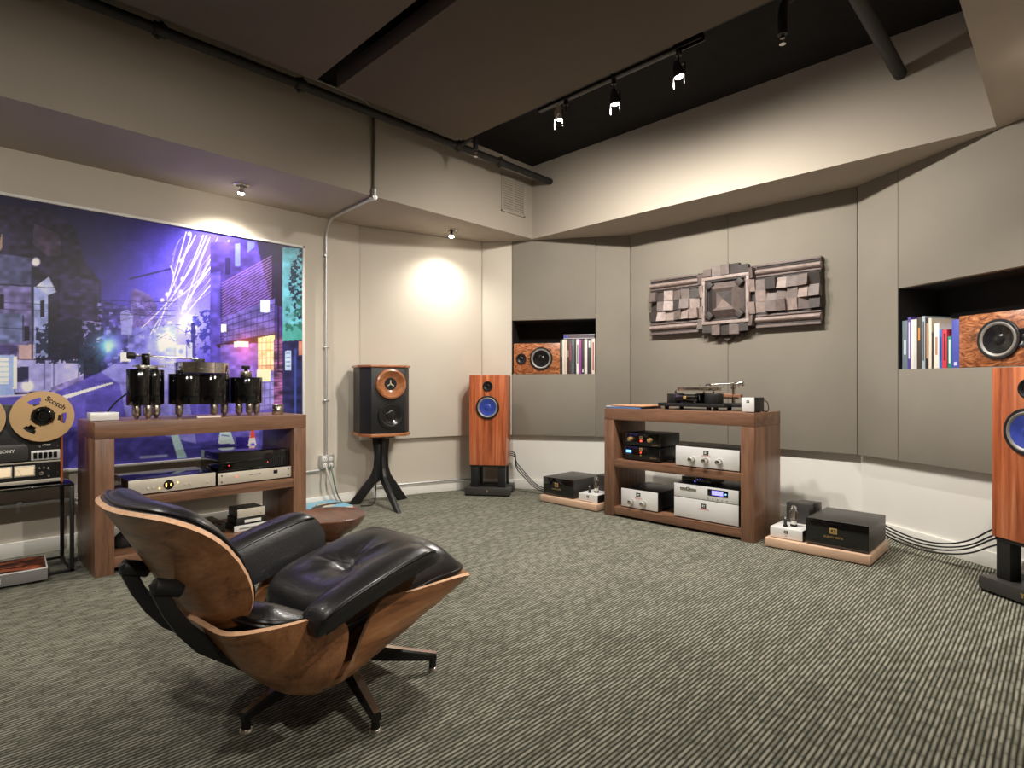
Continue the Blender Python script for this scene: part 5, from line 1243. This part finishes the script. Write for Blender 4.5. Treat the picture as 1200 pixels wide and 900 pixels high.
for sgn in (1, -1):
    nb_ = 5
    for k in range(nb_):
        x0_ = cx0+.04+k*(2*cw-.08)/nb_; z0_ = sgn*(hz-.045); z1_ = sgn*(hz+.035-(.02 if k in (0, 4) else 0))
        blockpiece(x0_, x0_+(2*cw-.08)/nb_-.002, min(z0_, z1_), max(z0_, z1_), R2.uniform(.03, .06), R2.uniform(-.02, .02), 0, R2.choice(('art_mid', 'art_dark')))
    for s2 in (1, -1):
        blockpiece(*(sorted((cm+s2*cw*.82, cm+s2*cw))), *(sorted((sgn*(hz-.10), sgn*(hz-.02)))), .06, .03*s2, .02*sgn, 'art_mid')
        blockpiece(*(sorted((cm+s2*cw*.80, cm+s2*cw*1.02))), *(sorted((sgn*.04, sgn*.13))), .05, -.03*s2, .02, R2.choice(('art_mid', 'art_light')))
for x, w2 in ((cm-.10, .05), (cm, .085), (cm+.10, .05)):
    B().prism([(x-w2, -hz-.025), (x+w2, -hz-.025), (x, -hz-.025-w2*.72)], .0, .035, mx=Matrix(((1, 0, 0, 0), (0, 0, -1, 0), (0, 1, 0, 0), (0, 0, 0, 1)))).obj('point', 'art_dark', t)
B().box(cm-cw*.8, cm+cw*.8, -.06, -.03, -hz+.05, hz-.05, bev=.002).obj('centre_board', 'art_dark', t)
def sqframe(r0, r1, y0, y1, m):
    for q in ((-r1, r1, r0, r1), (-r1, r1, -r1, -r0), (-r1, -r0, -r0, r0), (r0, r1, -r0, r0)):
        B().box(cm+q[0]*1.0, cm+q[1], -y1, -y0, q[2], q[3], bev=.003).obj('frame_bar', m, t)
sqframe(.165, .19, .05, .09, 'art_light'); sqframe(.15, .165, .05, .08, 'art_dark')
def frustum(r0, r1, y0, y1, m):
    for k in range(4):
        a0, a1 = PI/4+k*PI/2, PI/4+(k+1)*PI/2; s2 = math.sqrt(2)
        P4 = [(cm+r0*s2*math.cos(a0), -y0, r0*s2*math.sin(a0)), (cm+r0*s2*math.cos(a1), -y0, r0*s2*math.sin(a1)), (cm+r1*s2*math.cos(a1), -y1, r1*s2*math.sin(a1)), (cm+r1*s2*math.cos(a0), -y1, r1*s2*math.sin(a0))]
        vs2 = P4+[(cm, -.045, 0)]
        if r1 < 1e-4: vs2 = P4[:3]+[(cm, -.045, 0)]; fs = [(0, 1, 2), (0, 1, 3), (1, 2, 3), (0, 2, 3)]
        else: fs = [(0, 1, 2, 3), (0, 1, 4), (1, 2, 4), (2, 3, 4), (3, 0, 4)]
        B().verts(vs2, fs).obj('facet', m[k % len(m)], t, sharp=10)
frustum(.14, .085, .06, .12, ['art_mid', 'art_dark', 'art_mid', 'art_mid']); frustum(.085, 0, .09, .125, ['art_dark', 'art_mid', 'art_light', 'art_dark'])
for sx_ in (-1, 1):
    for sz_ in (-1, 1):
        B().box(-.026, .026, -.11, -.05, -.026, .026, bev=.003, mx=Matrix.Translation((cm+sx_*.122, 0, sz_*.122)) @ Matrix.Rotation(PI/4, 4, 'Y')).obj('corner_block', 'art_dark', t)
